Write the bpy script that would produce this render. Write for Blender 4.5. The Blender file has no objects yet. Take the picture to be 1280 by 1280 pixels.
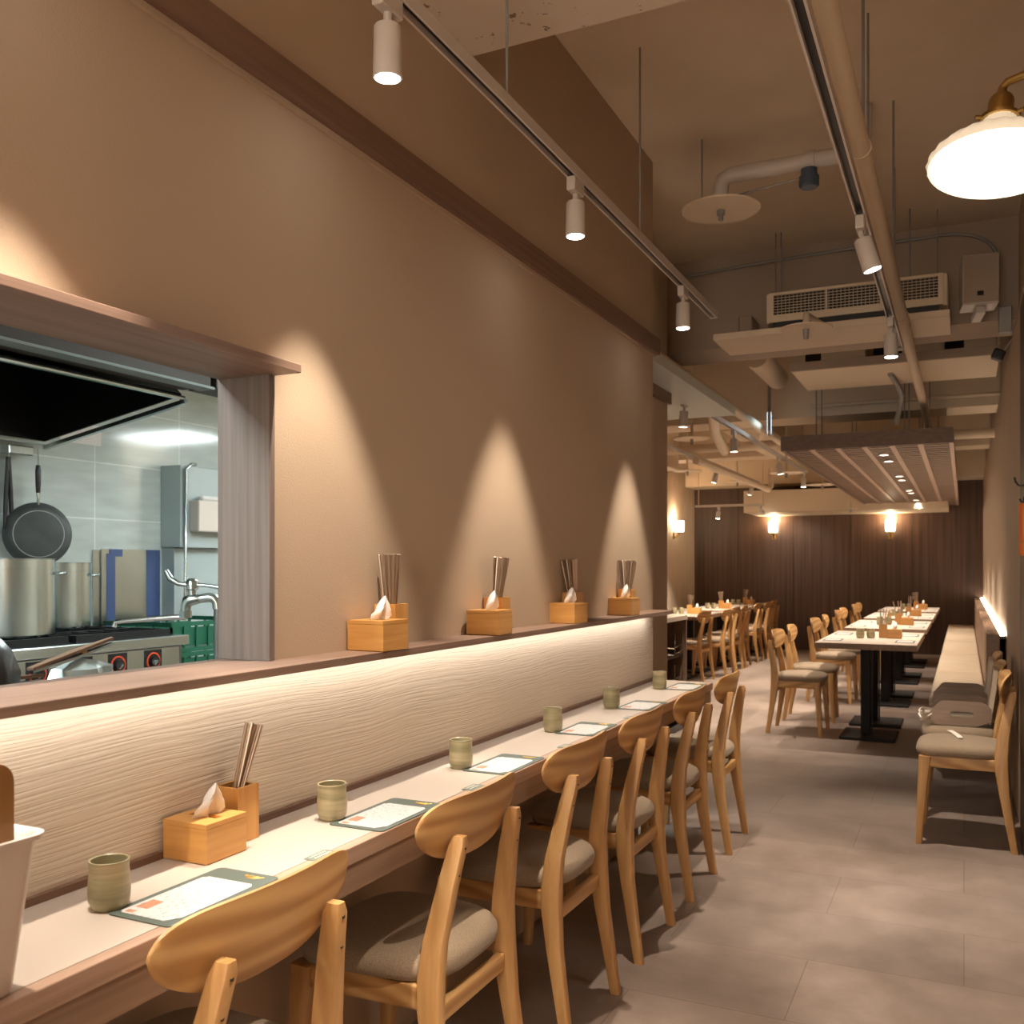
import bpy, bmesh, math, random
from mathutils import Vector, Matrix
random.seed(11)
SC = bpy.context.scene
COL = SC.collection
R = math.radians

# ------------------------------------------------------------------ materials
def new_mat(name):
    m = bpy.data.materials.new(name); m.use_nodes = True
    nt = m.node_tree
    return m, nt, nt.nodes['Principled BSDF']
def plain(name, col, rough=.5, metal=0, spec=.5, bump=0, bscale=200, var=0):
    m, nt, b = new_mat(name)
    b.inputs['Base Color'].default_value = (*col, 1)
    b.inputs['Roughness'].default_value = rough
    b.inputs['Metallic'].default_value = metal
    b.inputs['Specular IOR Level'].default_value = spec
    if bump or var:
        tc = nt.nodes.new('ShaderNodeTexCoord'); n = nt.nodes.new('ShaderNodeTexNoise')
        n.inputs['Scale'].default_value = bscale; n.inputs['Detail'].default_value = 4
        nt.links.new(tc.outputs['Object'], n.inputs['Vector'])
        if bump:
            bp = nt.nodes.new('ShaderNodeBump'); bp.inputs['Strength'].default_value = bump
            bp.inputs['Distance'].default_value = .002
            nt.links.new(n.outputs['Fac'], bp.inputs['Height']); nt.links.new(bp.outputs['Normal'], b.inputs['Normal'])
        if var:
            n2 = nt.nodes.new('ShaderNodeTexNoise'); n2.inputs['Scale'].default_value = bscale*.02
            nt.links.new(tc.outputs['Object'], n2.inputs['Vector'])
            mx = ramp(nt, n2.outputs['Fac'], [(.3, tuple(c*(1-var) for c in col)), (.7, tuple(min(1, c*(1+var)) for c in col))])
            nt.links.new(mx, b.inputs['Base Color'])
    return m
def ramp(nt, sock, stops):
    r = nt.nodes.new('ShaderNodeValToRGB')
    e = r.color_ramp.elements
    while len(e) < len(stops): e.new(.5)
    for el, (p, c) in zip(e, stops): el.position = p; el.color = (*c, 1)
    nt.links.new(sock, r.inputs['Fac'])
    return r.outputs['Color']
def mapped(nt, scale, kind='Object', rand=False):
    tc = nt.nodes.new('ShaderNodeTexCoord'); mp = nt.nodes.new('ShaderNodeMapping')
    mp.inputs['Scale'].default_value = scale
    nt.links.new(tc.outputs[kind], mp.inputs['Vector'])
    if rand:
        oi = nt.nodes.new('ShaderNodeObjectInfo'); mul = nt.nodes.new('ShaderNodeMath'); mul.operation = 'MULTIPLY'
        mul.inputs[1].default_value = 37
        cb = nt.nodes.new('ShaderNodeCombineXYZ')
        nt.links.new(oi.outputs['Random'], mul.inputs[0])
        for k in range(3): nt.links.new(mul.outputs[0], cb.inputs[k])
        nt.links.new(cb.outputs[0], mp.inputs['Location'])
    return mp.outputs['Vector']
def wood(name, dark, light, scale=(2, 2, 30), rough=.45, rings=0.0, bump=.08, rand=True, contrast=(.3, .72)):
    """grain runs along the axis with the smallest scale"""
    m, nt, b = new_mat(name)
    v = mapped(nt, scale, rand=rand)
    n = nt.nodes.new('ShaderNodeTexNoise'); n.inputs['Scale'].default_value = 1.0
    n.inputs['Detail'].default_value = 6; n.inputs['Roughness'].default_value = .6; n.inputs['Distortion'].default_value = .4
    nt.links.new(v, n.inputs['Vector'])
    fac = n.outputs['Fac']
    if rings:
        w = nt.nodes.new('ShaderNodeTexWave'); w.wave_type = 'RINGS'; w.rings_direction = 'SPHERICAL'
        w.inputs['Scale'].default_value = rings; w.inputs['Distortion'].default_value = 5
        w.inputs['Detail'].default_value = 2; w.inputs['Detail Scale'].default_value = 1.2
        v2 = mapped(nt, tuple(s*.28 for s in scale), rand=rand)
        nt.links.new(v2, w.inputs['Vector'])
        mx = nt.nodes.new('ShaderNodeMix'); mx.inputs['Factor'].default_value = .5
        nt.links.new(n.outputs['Fac'], mx.inputs['A']); nt.links.new(w.outputs['Fac'], mx.inputs['B'])
        fac = mx.outputs['Result']
    c = ramp(nt, fac, [(contrast[0], dark), (contrast[1], light)])
    nt.links.new(c, b.inputs['Base Color'])
    b.inputs['Roughness'].default_value = rough
    if bump:
        bp = nt.nodes.new('ShaderNodeBump'); bp.inputs['Strength'].default_value = bump; bp.inputs['Distance'].default_value = .003
        nt.links.new(fac, bp.inputs['Height']); nt.links.new(bp.outputs['Normal'], b.inputs['Normal'])
    return m
def emit(name, col, strength):
    m, nt, b = new_mat(name)
    b.inputs['Base Color'].default_value = (*col, 1)
    b.inputs['Emission Color'].default_value = (*col, 1)
    b.inputs['Emission Strength'].default_value = strength
    return m

WARM = (1.0, .85, .69)
M = {}
M['pine'] = wood('pine wood', (.40, .20, .066), (.60, .355, .145), (6, 1.6, 22), .42, 1.6, contrast=(.26, .76))
M['pine_v'] = wood('pine wood upright', (.40, .20, .066), (.60, .355, .145), (26, 26, 2.0), .42, 0)
M['bamboo'] = wood('bamboo', (.52, .25, .065), (.68, .37, .115), (3, 3, 45), .4, 0)
M['bamboo_v'] = wood('bamboo upright', (.52, .25, .065), (.68, .37, .115), (60, 60, 2.5), .4, 0)
M['board'] = wood('brown board wood', (.30, .145, .04), (.46, .24, .075), (8, 20, 2), .4, 1.5)
M['walnut'] = wood('walnut laminate', (.17, .105, .075), (.29, .19, .145), (40, 1.2, 60), .45, 0, .04, False)
M['walnut_v'] = wood('walnut laminate upright', (.13, .10, .085), (.23, .18, .155), (55, 55, 1.2), .5, 0, .04, False)
M['trimwood'] = wood('dark rail laminate', (.16, .09, .06), (.23, .135, .09), (40, 1.5, 60), .5, 0, .04, False)
M['edgewood'] = wood('pale counter edge laminate', (.34, .22, .155), (.50, .34, .26), (60, 1.5, 60), .4, 0, .03, False)
M['apron'] = wood('brown counter apron laminate', (.20, .12, .075), (.31, .20, .135), (40, 1.5, 50), .5, 0, .03, False)
M['lattice'] = wood('lattice laminate', (.13, .08, .06), (.20, .13, .10), (20, 20, 40), .5, 0, .03, False)
M['latticebeam'] = wood('pale lattice laminate', (.36, .25, .19), (.46, .33, .26), (30, 2, 30), .5, 0, .03, False)
M['latticeslat'] = wood('brown lattice slat laminate', (.24, .165, .125), (.32, .23, .175), (2, 20, 40), .5, 0, .03, False)
M['flange'] = plain('dull grey green metal flange', (.20, .24, .235), .65)
M['cream'] = plain('cream paint', (.74, .62, .47), .6, bump=.15, bscale=60, var=.05)
M['paint'] = plain('tan wall paint', (.46, .35, .25), .75, bump=.25, bscale=260)
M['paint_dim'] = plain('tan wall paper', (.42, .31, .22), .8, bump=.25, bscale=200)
M['conc'] = plain('grey brown concrete', (.40, .32, .255), .85, bump=.4, bscale=60, var=.12)
M['white_metal'] = plain('white powder coat', (.62, .57, .53), .45)
M['white_plastic'] = plain('warm white plastic', (.74, .66, .60), .35)
M['grey_metal'] = plain('grey metal', (.30, .29, .28), .45, .3)
M['steel'] = plain('stainless steel', (.53, .60, .60), .22, 1, bump=.05, bscale=120)
M['steel_dark'] = plain('stained stainless steel', (.26, .27, .27), .30, 1)
M['chrome'] = plain('chrome', (.72, .72, .70), .12, 1)
M['black'] = plain('black enamel', (.010, .010, .011), .35)
M['hood_black'] = plain('black greasy hood lining', (.006, .006, .006), .25)
M['hood_brown'] = plain('steel with brown reflection tone', (.045, .036, .031), .6)  # dark brown puts the wood reflected in the steel into the colour
M['black_metal'] = plain('black powder coated iron', (.010, .009, .009), .6, 0, .25)
M['brass'] = plain('aged brass', (.42, .27, .09), .3, 1)
M['screw'] = plain('dark screw hole', (.015, .012, .01), .5)
M['paper'] = plain('white tissue paper', (.85, .82, .80), .8)
M['mat'] = plain('grey green placemat', (.085, .115, .10), .55)
M['gold'] = plain('gold print', (.45, .30, .08), .4, .4)
M['sticker'] = plain('green grey sticker', (.16, .20, .17), .5)
M['print'] = plain('pale print', (.6, .6, .55), .6)
M['stick'] = plain('steel chopstick metal', (.50, .40, .32), .28, .9)
M['pan'] = plain('grey speckled pan coating', (.075, .085, .085), .5, bump=.2, bscale=500, var=.2)
M['ring'] = plain('pale ring line', (.45, .48, .47), .4, .5)
M['blue_film'] = plain('blue protective film', (.06, .10, .24), .4)
M['orange'] = plain('orange lacquer', (.75, .20, .04), .3)
M['red'] = plain('red orange dial print', (.65, .08, .03), .4)
M['green_plastic'] = plain('green crate plastic', (.012, .115, .065), .4)
M['bluecap'] = plain('blue grey plastic', (.07, .10, .15), .4)
M['bag'] = plain('black plastic bag', (.02, .025, .025), .3, bump=.9, bscale=25)
M['foil'] = plain('crumpled clear film', (.45, .52, .50), .25, .3)
M['leather'] = plain('beige bench upholstery', (.44, .345, .245), .5, bump=.12, bscale=300, var=.05)
M['booster'] = plain('beige booster laminate', (.60, .51, .39), .5)
M['booster_side'] = wood('brown booster laminate', (.22, .15, .11), (.30, .21, .16), (5, 60, 60), .5, 0, .03, False)
M['strap'] = plain('white webbing', (.80, .74, .65), .8)
M['cabinet_grey'] = plain('grey enamel cabinet', (.42, .50, .51), .4)
M['kitchen_wall'] = plain('white kitchen panel', (.62, .66, .65), .5)
M['glass_dark'] = plain('dark cabinet inside', (.02, .016, .014), .3)
M['frame_dark'] = plain('dark post', (.045, .028, .02), .5)
M['sole'] = plain('dark felt pad', (.05, .035, .025), .8)
M['lens'] = emit('lit spot lens', (1, .93, .85), 25)
M['lens_far'] = emit('lit small lens', (1, .88, .72), 12)
M['led'] = emit('warm led strip', (1, .94, .86), 11)
M['ledge_led'] = emit('warm ledge led strip', (1, .84, .66), 13)
M['shade_glow'] = emit('lit opal glass', (1, .78, .50), 9)
M['shade'] = plain('milky ribbed glass', (.80, .74, .64), .2)
_b = M['shade'].node_tree.nodes['Principled BSDF']; _b.inputs['Emission Color'].default_value = (1, .80, .56, 1); _b.inputs['Emission Strength'].default_value = .28
M['bulb'] = emit('lit opal bulb', (1, .93, .85), 14)
M['kitchen_lamp'] = emit('cool ceiling light panel', (.86, .98, 1), 24)
M['exit_glow'] = emit('cool lit sign edge', (.6, .85, 1), 1.6)

def m_counter():
    m, nt, b = new_mat('beige counter laminate')
    b.inputs['Base Color'].default_value = (.51, .45, .395, 1); b.inputs['Roughness'].default_value = .38
    return m
M['counter'] = m_counter()
M['tabletop'] = plain('beige table laminate', (.62, .53, .45), .36)
def m_fabric():
    m, nt, b = new_mat('olive grey seat fabric')
    v = mapped(nt, (1, 1, 1))
    n = nt.nodes.new('ShaderNodeTexNoise'); n.inputs['Scale'].default_value = 420; n.inputs['Detail'].default_value = 2
    nt.links.new(v, n.inputs['Vector'])
    c = ramp(nt, n.outputs['Fac'], [(.3, (.21, .152, .098)), (.7, (.34, .258, .178))])
    nt.links.new(c, b.inputs['Base Color']); b.inputs['Roughness'].default_value = .95
    b.inputs['Sheen Weight'].default_value = .15
    bp = nt.nodes.new('ShaderNodeBump'); bp.inputs['Strength'].default_value = .3; bp.inputs['Distance'].default_value = .001
    nt.links.new(n.outputs['Fac'], bp.inputs['Height']); nt.links.new(bp.outputs['Normal'], b.inputs['Normal'])
    return m
M['fabric'] = m_fabric()
def m_relief():
    m, nt, b = new_mat('beige wood grain relief plaster')
    tc = nt.nodes.new('ShaderNodeTexCoord')
    # slow waver of the lines
    mp = nt.nodes.new('ShaderNodeMapping'); mp.inputs['Scale'].default_value = (0, 1.7, 3.4)
    nt.links.new(tc.outputs['Object'], mp.inputs['Vector'])
    n1 = nt.nodes.new('ShaderNodeTexNoise'); n1.inputs['Scale'].default_value = 1; n1.inputs['Detail'].default_value = 2
    nt.links.new(mp.outputs['Vector'], n1.inputs['Vector'])
    sx = nt.nodes.new('ShaderNodeSeparateXYZ'); nt.links.new(tc.outputs['Object'], sx.inputs[0])
    a = nt.nodes.new('ShaderNodeMath'); a.operation = 'MULTIPLY_ADD'; a.inputs[1].default_value = .04
    nt.links.new(n1.outputs['Fac'], a.inputs[0]); nt.links.new(sx.outputs['Z'], a.inputs[2])
    mz = nt.nodes.new('ShaderNodeMath'); mz.operation = 'MULTIPLY'; mz.inputs[1].default_value = 185
    nt.links.new(a.outputs[0], mz.inputs[0])
    my = nt.nodes.new('ShaderNodeMath'); my.operation = 'MULTIPLY'; my.inputs[1].default_value = 4.0
    nt.links.new(sx.outputs['Y'], my.inputs[0])
    cb = nt.nodes.new('ShaderNodeCombineXYZ'); nt.links.new(my.outputs[0], cb.inputs[0]); nt.links.new(mz.outputs[0], cb.inputs[1])
    n2 = nt.nodes.new('ShaderNodeTexNoise'); n2.inputs['Scale'].default_value = 1; n2.inputs['Detail'].default_value = 1.5
    nt.links.new(cb.outputs[0], n2.inputs['Vector'])
    r = nt.nodes.new('ShaderNodeMapRange'); r.inputs['From Min'].default_value = .36; r.inputs['From Max'].default_value = .56
    nt.links.new(n2.outputs['Fac'], r.inputs['Value'])
    bp = nt.nodes.new('ShaderNodeBump'); bp.inputs['Strength'].default_value = .42; bp.inputs['Distance'].default_value = .0018
    nt.links.new(r.outputs[0], bp.inputs['Height']); nt.links.new(bp.outputs['Normal'], b.inputs['Normal'])
    b.inputs['Base Color'].default_value = (.66, .565, .45, 1)
    b.inputs['Roughness'].default_value = .75
    return m
M['relief'] = m_relief()
def m_floor():
    m, nt, b = new_mat('grey brown stone tile floor')
    tc = nt.nodes.new('ShaderNodeTexCoord')
    br = nt.nodes.new('ShaderNodeTexBrick'); br.offset = .5
    br.inputs['Scale'].default_value = 1; br.inputs['Mortar Size'].default_value = .0022
    br.inputs['Brick Width'].default_value = .92; br.inputs['Row Height'].default_value = .46
    br.inputs['Color1'].default_value = (.90, .90, .90, 1); br.inputs['Color2'].default_value = (1.08, 1.06, 1.04, 1)
    br.inputs['Mortar'].default_value = (.72, .70, .68, 1); br.inputs['Bias'].default_value = 0
    nt.links.new(tc.outputs['Object'], br.inputs['Vector'])
    n = nt.nodes.new('ShaderNodeTexNoise'); n.inputs['Scale'].default_value = 5; n.inputs['Detail'].default_value = 9; n.inputs['Roughness'].default_value = .68
    nt.links.new(tc.outputs['Object'], n.inputs['Vector'])
    c = ramp(nt, n.outputs['Fac'], [(.3, (.205, .158, .132)), (.7, (.30, .238, .203))])
    mx = nt.nodes.new('ShaderNodeMix'); mx.data_type = 'RGBA'; mx.blend_type = 'MULTIPLY'; mx.inputs['Factor'].default_value = 1
    nt.links.new(c, mx.inputs['A']); nt.links.new(br.outputs['Color'], mx.inputs['B'])
    nt.links.new(mx.outputs['Result'], b.inputs['Base Color'])
    rr = nt.nodes.new('ShaderNodeMapRange'); rr.inputs['To Min'].default_value = .38; rr.inputs['To Max'].default_value = .62
    nt.links.new(n.outputs['Fac'], rr.inputs['Value']); nt.links.new(rr.outputs[0], b.inputs['Roughness'])
    bp = nt.nodes.new('ShaderNodeBump'); bp.inputs['Strength'].default_value = .15; bp.inputs['Distance'].default_value = .002
    nt.links.new(n.outputs['Fac'], bp.inputs['Height']); nt.links.new(bp.outputs['Normal'], b.inputs['Normal'])
    return m
M['floor'] = m_floor()
def m_tile():
    m, nt, b = new_mat('glossy grey kitchen tile')
    tc = nt.nodes.new('ShaderNodeTexCoord')
    sx = nt.nodes.new('ShaderNodeSeparateXYZ'); nt.links.new(tc.outputs['Object'], sx.inputs[0])
    cb = nt.nodes.new('ShaderNodeCombineXYZ'); nt.links.new(sx.outputs['Y'], cb.inputs[0]); nt.links.new(sx.outputs['Z'], cb.inputs[1])
    br = nt.nodes.new('ShaderNodeTexBrick'); br.offset = 0
    br.inputs['Scale'].default_value = 1; br.inputs['Mortar Size'].default_value = .004
    br.inputs['Brick Width'].default_value = .62; br.inputs['Row Height'].default_value = .31
    br.inputs['Color1'].default_value = (.56, .63, .61, 1); br.inputs['Color2'].default_value = (.60, .67, .65, 1)
    br.inputs['Mortar'].default_value = (.78, .84, .82, 1)
    nt.links.new(cb.outputs[0], br.inputs['Vector'])
    mp = nt.nodes.new('ShaderNodeMapping'); mp.inputs['Scale'].default_value = (1, 1.2, 6)
    nt.links.new(tc.outputs['Object'], mp.inputs['Vector'])
    n = nt.nodes.new('ShaderNodeTexNoise'); n.inputs['Scale'].default_value = 3; n.inputs['Detail'].default_value = 5
    nt.links.new(mp.outputs[0], n.inputs['Vector'])
    c = ramp(nt, n.outputs['Fac'], [(.3, (.86, .86, .86)), (.7, (1.05, 1.05, 1.05))])
    mx = nt.nodes.new('ShaderNodeMix'); mx.data_type = 'RGBA'; mx.blend_type = 'MULTIPLY'; mx.inputs['Factor'].default_value = 1
    nt.links.new(br.outputs['Color'], mx.inputs['A']); nt.links.new(c, mx.inputs['B'])
    nt.links.new(mx.outputs['Result'], b.inputs['Base Color'])
    b.inputs['Roughness'].default_value = .10
    return m
M['tile'] = m_tile()
def m_backwall():
    m, nt, b = new_mat('dark walnut wall panels')
    v = mapped(nt, (30, 30, .8))
    n = nt.nodes.new('ShaderNodeTexNoise'); n.inputs['Scale'].default_value = 1; n.inputs['Detail'].default_value = 6
    nt.links.new(v, n.inputs['Vector'])
    c = ramp(nt, n.outputs['Fac'], [(.3, (.055, .028, .017)), (.7, (.115, .064, .042))])
    nt.links.new(c, b.inputs['Base Color']); b.inputs['Roughness'].default_value = .5
    return m
M['backwall'] = m_backwall()
def m_panel():
    m, nt, b = new_mat('beige streaked wall panel')
    v = mapped(nt, (30, 30, 2.5))
    n = nt.nodes.new('ShaderNodeTexNoise'); n.inputs['Scale'].default_value = 1; n.inputs['Detail'].default_value = 5
    nt.links.new(v, n.inputs['Vector'])
    c = ramp(nt, n.outputs['Fac'], [(.3, (.45, .355, .265)), (.7, (.55, .44, .335))])
    nt.links.new(c, b.inputs['Base Color']); b.inputs['Roughness'].default_value = .7
    return m
M['panel'] = m_panel()
def m_ceil():
    m, nt, b = new_mat('raw painted concrete')
    tc = nt.nodes.new('ShaderNodeTexCoord')
    n = nt.nodes.new('ShaderNodeTexNoise'); n.inputs['Scale'].default_value = 3; n.inputs['Detail'].default_value = 8
    nt.links.new(tc.outputs['Object'], n.inputs['Vector'])
    c = ramp(nt, n.outputs['Fac'], [(.3, (.72, .60, .46)), (.7, (.79, .67, .53))])
    nt.links.new(c, b.inputs['Base Color']); b.inputs['Roughness'].default_value = .85
    bp = nt.nodes.new('ShaderNodeBump'); bp.inputs['Strength'].default_value = .2; bp.inputs['Distance'].default_value = .01
    nt.links.new(n.outputs['Fac'], bp.inputs['Height']); nt.links.new(bp.outputs['Normal'], b.inputs['Normal'])
    return m
M['ceiling'] = m_ceil()
def m_beam():
    m, nt, b = new_mat('chipped white beam paint')
    tc = nt.nodes.new('ShaderNodeTexCoord')
    n = nt.nodes.new('ShaderNodeTexNoise'); n.inputs['Scale'].default_value = 22; n.inputs['Detail'].default_value = 6; n.inputs['Roughness'].default_value = .7
    nt.links.new(tc.outputs['Object'], n.inputs['Vector'])
    c = ramp(nt, n.outputs['Fac'], [(.345, (.22, .155, .10)), (.38, (.66, .57, .465))])
    nt.links.new(c, b.inputs['Base Color']); b.inputs['Roughness'].default_value = .8
    bp = nt.nodes.new('ShaderNodeBump'); bp.inputs['Strength'].default_value = .3; bp.inputs['Distance'].default_value = .004
    nt.links.new(n.outputs['Fac'], bp.inputs['Height']); nt.links.new(bp.outputs['Normal'], b.inputs['Normal'])
    return m
M['beam'] = m_beam()
def m_cup():
    m, nt, b = new_mat('celadon glazed stoneware')
    v = mapped(nt, (6, 6, 60), rand=True)
    n = nt.nodes.new('ShaderNodeTexNoise'); n.inputs['Scale'].default_value = 1; n.inputs['Detail'].default_value = 4; n.inputs['Distortion'].default_value = .6
    nt.links.new(v, n.inputs['Vector'])
    c = ramp(nt, n.outputs['Fac'], [(.30, (.22, .205, .115)), (.5, (.32, .29, .17)), (.72, (.50, .41, .26))])
    nt.links.new(c, b.inputs['Base Color']); b.inputs['Roughness'].default_value = .3
    bp = nt.nodes.new('ShaderNodeBump'); bp.inputs['Strength'].default_value = .35; bp.inputs['Distance'].default_value = .002
    nt.links.new(n.outputs['Fac'], bp.inputs['Height']); nt.links.new(bp.outputs['Normal'], b.inputs['Normal'])
    return m
M['cup'] = m_cup()
def m_menu():
    """white sheet: rows of faint grey print, a rusty picture patch towards the start (local y from 0)"""
    m, nt, b = new_mat('printed menu sheet')
    v = mapped(nt, (160, 90, 1))
    n = nt.nodes.new('ShaderNodeTexNoise'); n.inputs['Scale'].default_value = 1; n.inputs['Detail'].default_value = 3
    nt.links.new(v, n.inputs['Vector'])
    c = ramp(nt, n.outputs['Fac'], [(.34, (.36, .37, .38)), (.46, (.64, .64, .64))])
    nt.links.new(c, b.inputs['Base Color']); b.inputs['Roughness'].default_value = .35
    return m
M['menu'] = m_menu()
M['rust'] = plain('rusty food picture print', (.50, .24, .15), .5, var=.25, bscale=4000)

# ------------------------------------------------------------------ mesh helpers
def BM(): return bmesh.new()
def box(bm, x0, x1, y0, y1, z0, z1, bev=0, seg=2, T=None):
    cs = [(x0, y0, z0), (x1, y0, z0), (x1, y1, z0), (x0, y1, z0), (x0, y0, z1), (x1, y0, z1), (x1, y1, z1), (x0, y1, z1)]
    vs = [bm.verts.new(c) for c in cs]
    fs = [bm.faces.new([vs[i] for i in f]) for f in ((3, 2, 1, 0), (4, 5, 6, 7), (0, 1, 5, 4), (1, 2, 6, 5), (2, 3, 7, 6), (3, 0, 4, 7))]
    allv = set(vs)
    if bev:
        es = list({e for f in fs for e in f.edges})
        r = bmesh.ops.bevel(bm, geom=es, offset=bev, segments=seg, affect='EDGES', profile=.5)
        allv = {v for f in r['faces'] for v in f.verts} | {v for v in allv if v.is_valid}
    if T is not None:
        for v in allv:
            if v.is_valid: v.co = T @ v.co
    return bm
def loft(bm, rings, caps=True, closed=True):
    rv = [[bm.verts.new(p) for p in r] for r in rings]
    n = len(rv[0])
    for a, b in zip(rv, rv[1:]):
        for i in range(n if closed else n-1):
            j = (i+1) % n
            bm.faces.new((a[i], a[j], b[j], b[i]))
    if caps:
        bm.faces.new(rv[0][::-1]); bm.faces.new(rv[-1])
    return bm
def tube(bm, p, q, r, r2=None, n=12):
    return path(bm, [p, q], [r, r if r2 is None else r2], n)
def path(bm, pts, r, n=10):
    pts = [Vector(p) for p in pts]
    rr = r if isinstance(r, (list, tuple)) else [r]*len(pts)
    rings = []; ref = None
    for i, p in enumerate(pts):
        t = (pts[min(i+1, len(pts)-1)] - pts[max(i-1, 0)]).normalized()
        if ref is None:
            ref = Vector((0, 0, 1)) if abs(t.z) < .9 else Vector((1, 0, 0))
        a = t.cross(ref).normalized(); bb = a.cross(t).normalized(); ref = bb
        rings.append([p + (a*math.cos(2*math.pi*k/n) + bb*math.sin(2*math.pi*k/n))*rr[i] for k in range(n)])
    return loft(bm, rings)
def lathe(bm, prof, n=24, T=None, caps=False):
    rings = [[Vector((r*math.cos(2*math.pi*k/n), r*math.sin(2*math.pi*k/n), z)) for k in range(n)] for r, z in prof]
    if T is not None: rings = [[T @ p for p in r] for r in rings]
    return loft(bm, rings, caps)
def prism(bm, poly, f):
    """poly: 2-D outline; f(u,v,w) -> 3-D with w in (0,1)"""
    return loft(bm, [[Vector(f(u, v, 0)) for u, v in poly], [Vector(f(u, v, 1)) for u, v in poly]])
def rrect(w, h, r, n=5, cx=0, cy=0):
    out = []
    for (sx, sy, a0) in ((1, 1, 0), (-1, 1, 90), (-1, -1, 180), (1, -1, 270)):
        for k in range(n+1):
            a = R(a0 + 90*k/n)
            out.append((cx + sx*(w/2-r) + r*math.cos(a), cy + sy*(h/2-r) + r*math.sin(a)))
    return out
def rbar(bm, secs, ch=.25):
    """rounded rectangular bar lofted through (centre, half a-vector, half b-vector)"""
    rings = []
    for c, a, b in secs:
        c, a, b = Vector(c), Vector(a), Vector(b)
        k = 1-ch; k2 = 1-ch*.3
        rings.append([c + a*s + b*t for s, t in ((1, k), (k2, k2), (k, 1), (-k, 1), (-k2, k2), (-1, k), (-1, -k), (-k2, -k2), (-k, -1), (k, -1), (k2, -k2), (1, -k))])
    return loft(bm, rings)
def obj(name, bm, mat, parent=None, smooth=None, loc=None):
    me = bpy.data.meshes.new(name)
    bmesh.ops.recalc_face_normals(bm, faces=bm.faces)
    bm.to_mesh(me); bm.free()
    me.materials.append(M[mat] if isinstance(mat, str) else mat)
    if smooth is not None:
        for p in me.polygons: p.use_smooth = True
        try: me.set_sharp_from_angle(angle=R(smooth))
        except Exception: pass
    o = bpy.data.objects.new(name, me); COL.objects.link(o)
    if parent is not None: o.parent = parent
    if loc: o.location = loc
    return o
def tag(o, label, cat, group=None, kind=None):
    o['label'] = label; o['category'] = cat
    if group: o['group'] = group
    if kind: o['kind'] = kind
    return o
def thing(name, label, cat, loc=(0, 0, 0), rz=0, group=None):
    o = bpy.data.objects.new(name, None); COL.objects.link(o)
    o.empty_display_size = .05
    o.location = loc; o.rotation_euler = (0, 0, rz)
    return tag(o, label, cat, group)
def single(name, bm, mat, label, cat, group=None, smooth=None, loc=None):
    return tag(obj(name, bm, mat, None, smooth, loc), label, cat, group)
def struct(name, bm, mat, parent=None, smooth=None, label=None, cat=None):
    o = obj(name, bm, mat, parent, smooth)
    if parent is None:
        o['kind'] = 'structure'
        if label: o['label'] = label
        if cat: o['category'] = cat
    return o
def kids(o): return [c for c in ALLKIDS.get(o.name, [])] or list(o.children)
ALLKIDS = {}
def dup(root, loc, rz=None, label=None, group=None, skip=()):
    r = root.copy(); COL.objects.link(r); r.location = loc
    if rz is not None: r.rotation_euler = (0, 0, rz)
    if label: r['label'] = label
    if group: r['group'] = group
    for ch in root.children:
        if ch.name.split('.')[0] in skip: continue
        c = ch.copy(); COL.objects.link(c); c.parent = r
        for g in ch.children:
            if g.name.split('.')[0] in skip: continue
            d = g.copy(); COL.objects.link(d); d.parent = c
    return r
def spot(name, loc, target, power, size, blend, col=WARM, rad=.02):
    l = bpy.data.lights.new(name, 'SPOT'); l.energy = power; l.color = col
    l.spot_size = R(size); l.spot_blend = blend; l.shadow_soft_size = rad*.6
    o = bpy.data.objects.new(name, l); COL.objects.link(o); o.location = loc
    o.rotation_euler = (Vector(target)-Vector(loc)).to_track_quat('-Z', 'Y').to_euler()
    return o

# ------------------------------------------------------------------ camera
TH = math.atan(565/1188)
cam = bpy.data.cameras.new('camera'); co = bpy.data.objects.new('camera', cam); COL.objects.link(co)
co.location = (0, 0, 1.28); co.rotation_euler = (R(90), 0, TH)
cam.sensor_width = 36; cam.lens = 1188/1280*36; cam.shift_y = 70/1280; cam.clip_start = .02
cam.dof.use_dof = True; cam.dof.focus_distance = 2.4; cam.dof.aperture_fstop = 8.0
SC.camera = co

WX = -1.33      # face of the long left wall
CZ = 3.2        # ceiling
BY = 15.35      # back wall
# ------------------------------------------------------------------ the setting
struct('floor', box(BM(), -4.4, .6, -2.6, 15.6, -.05, 0), 'floor')
struct('ceiling', box(BM(), -4.4, .6, -2.6, 15.6, CZ, CZ+.06), 'ceiling')
bm = BM()
box(bm, -1.455, WX, -2.6, 4.348, 1.706, CZ)            # above the hatch
box(bm, -1.455, WX, 1.602, 4.348, 1.084, 1.706)        # right of the hatch
box(bm, -1.455, WX, -2.6, -.62, 1.084, 1.706)
struct('wall_left', bm, 'paint', label='long tan painted wall with a serving hatch to the kitchen', cat='wall')
struct('wall_left_lower', box(BM(), -1.455, WX, -2.6, 4.348, .70, 1.066), 'relief', label='beige relief band lit from above between shelf and counter', cat='wall')
struct('wall_left_base', box(BM(), -1.455, -1.402, -2.6, 4.348, 0, .70), 'paint_dim', label='tan wall under the long counter', cat='wall')
struct('wall_left_recess', box(BM(), -1.78, -1.66, 4.348, 5.73, 0, CZ), 'paint', label='recessed tan wall end beyond the long counter', cat='wall')
bm = BM(); box(bm, WX+.0005, WX+.026, -2.6, 4.381, 2.292, 2.366)
o = struct('trim_1', bm, 'trimwood', label='dark brown picture rail along the long left wall', cat='trim')
o2 = struct('trim_2', box(BM(), -1.6595, -1.635, 4.5, 5.74, 2.292, 2.366), 'trimwood', label='dark brown rail on the recessed wall end', cat='trim')
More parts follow.
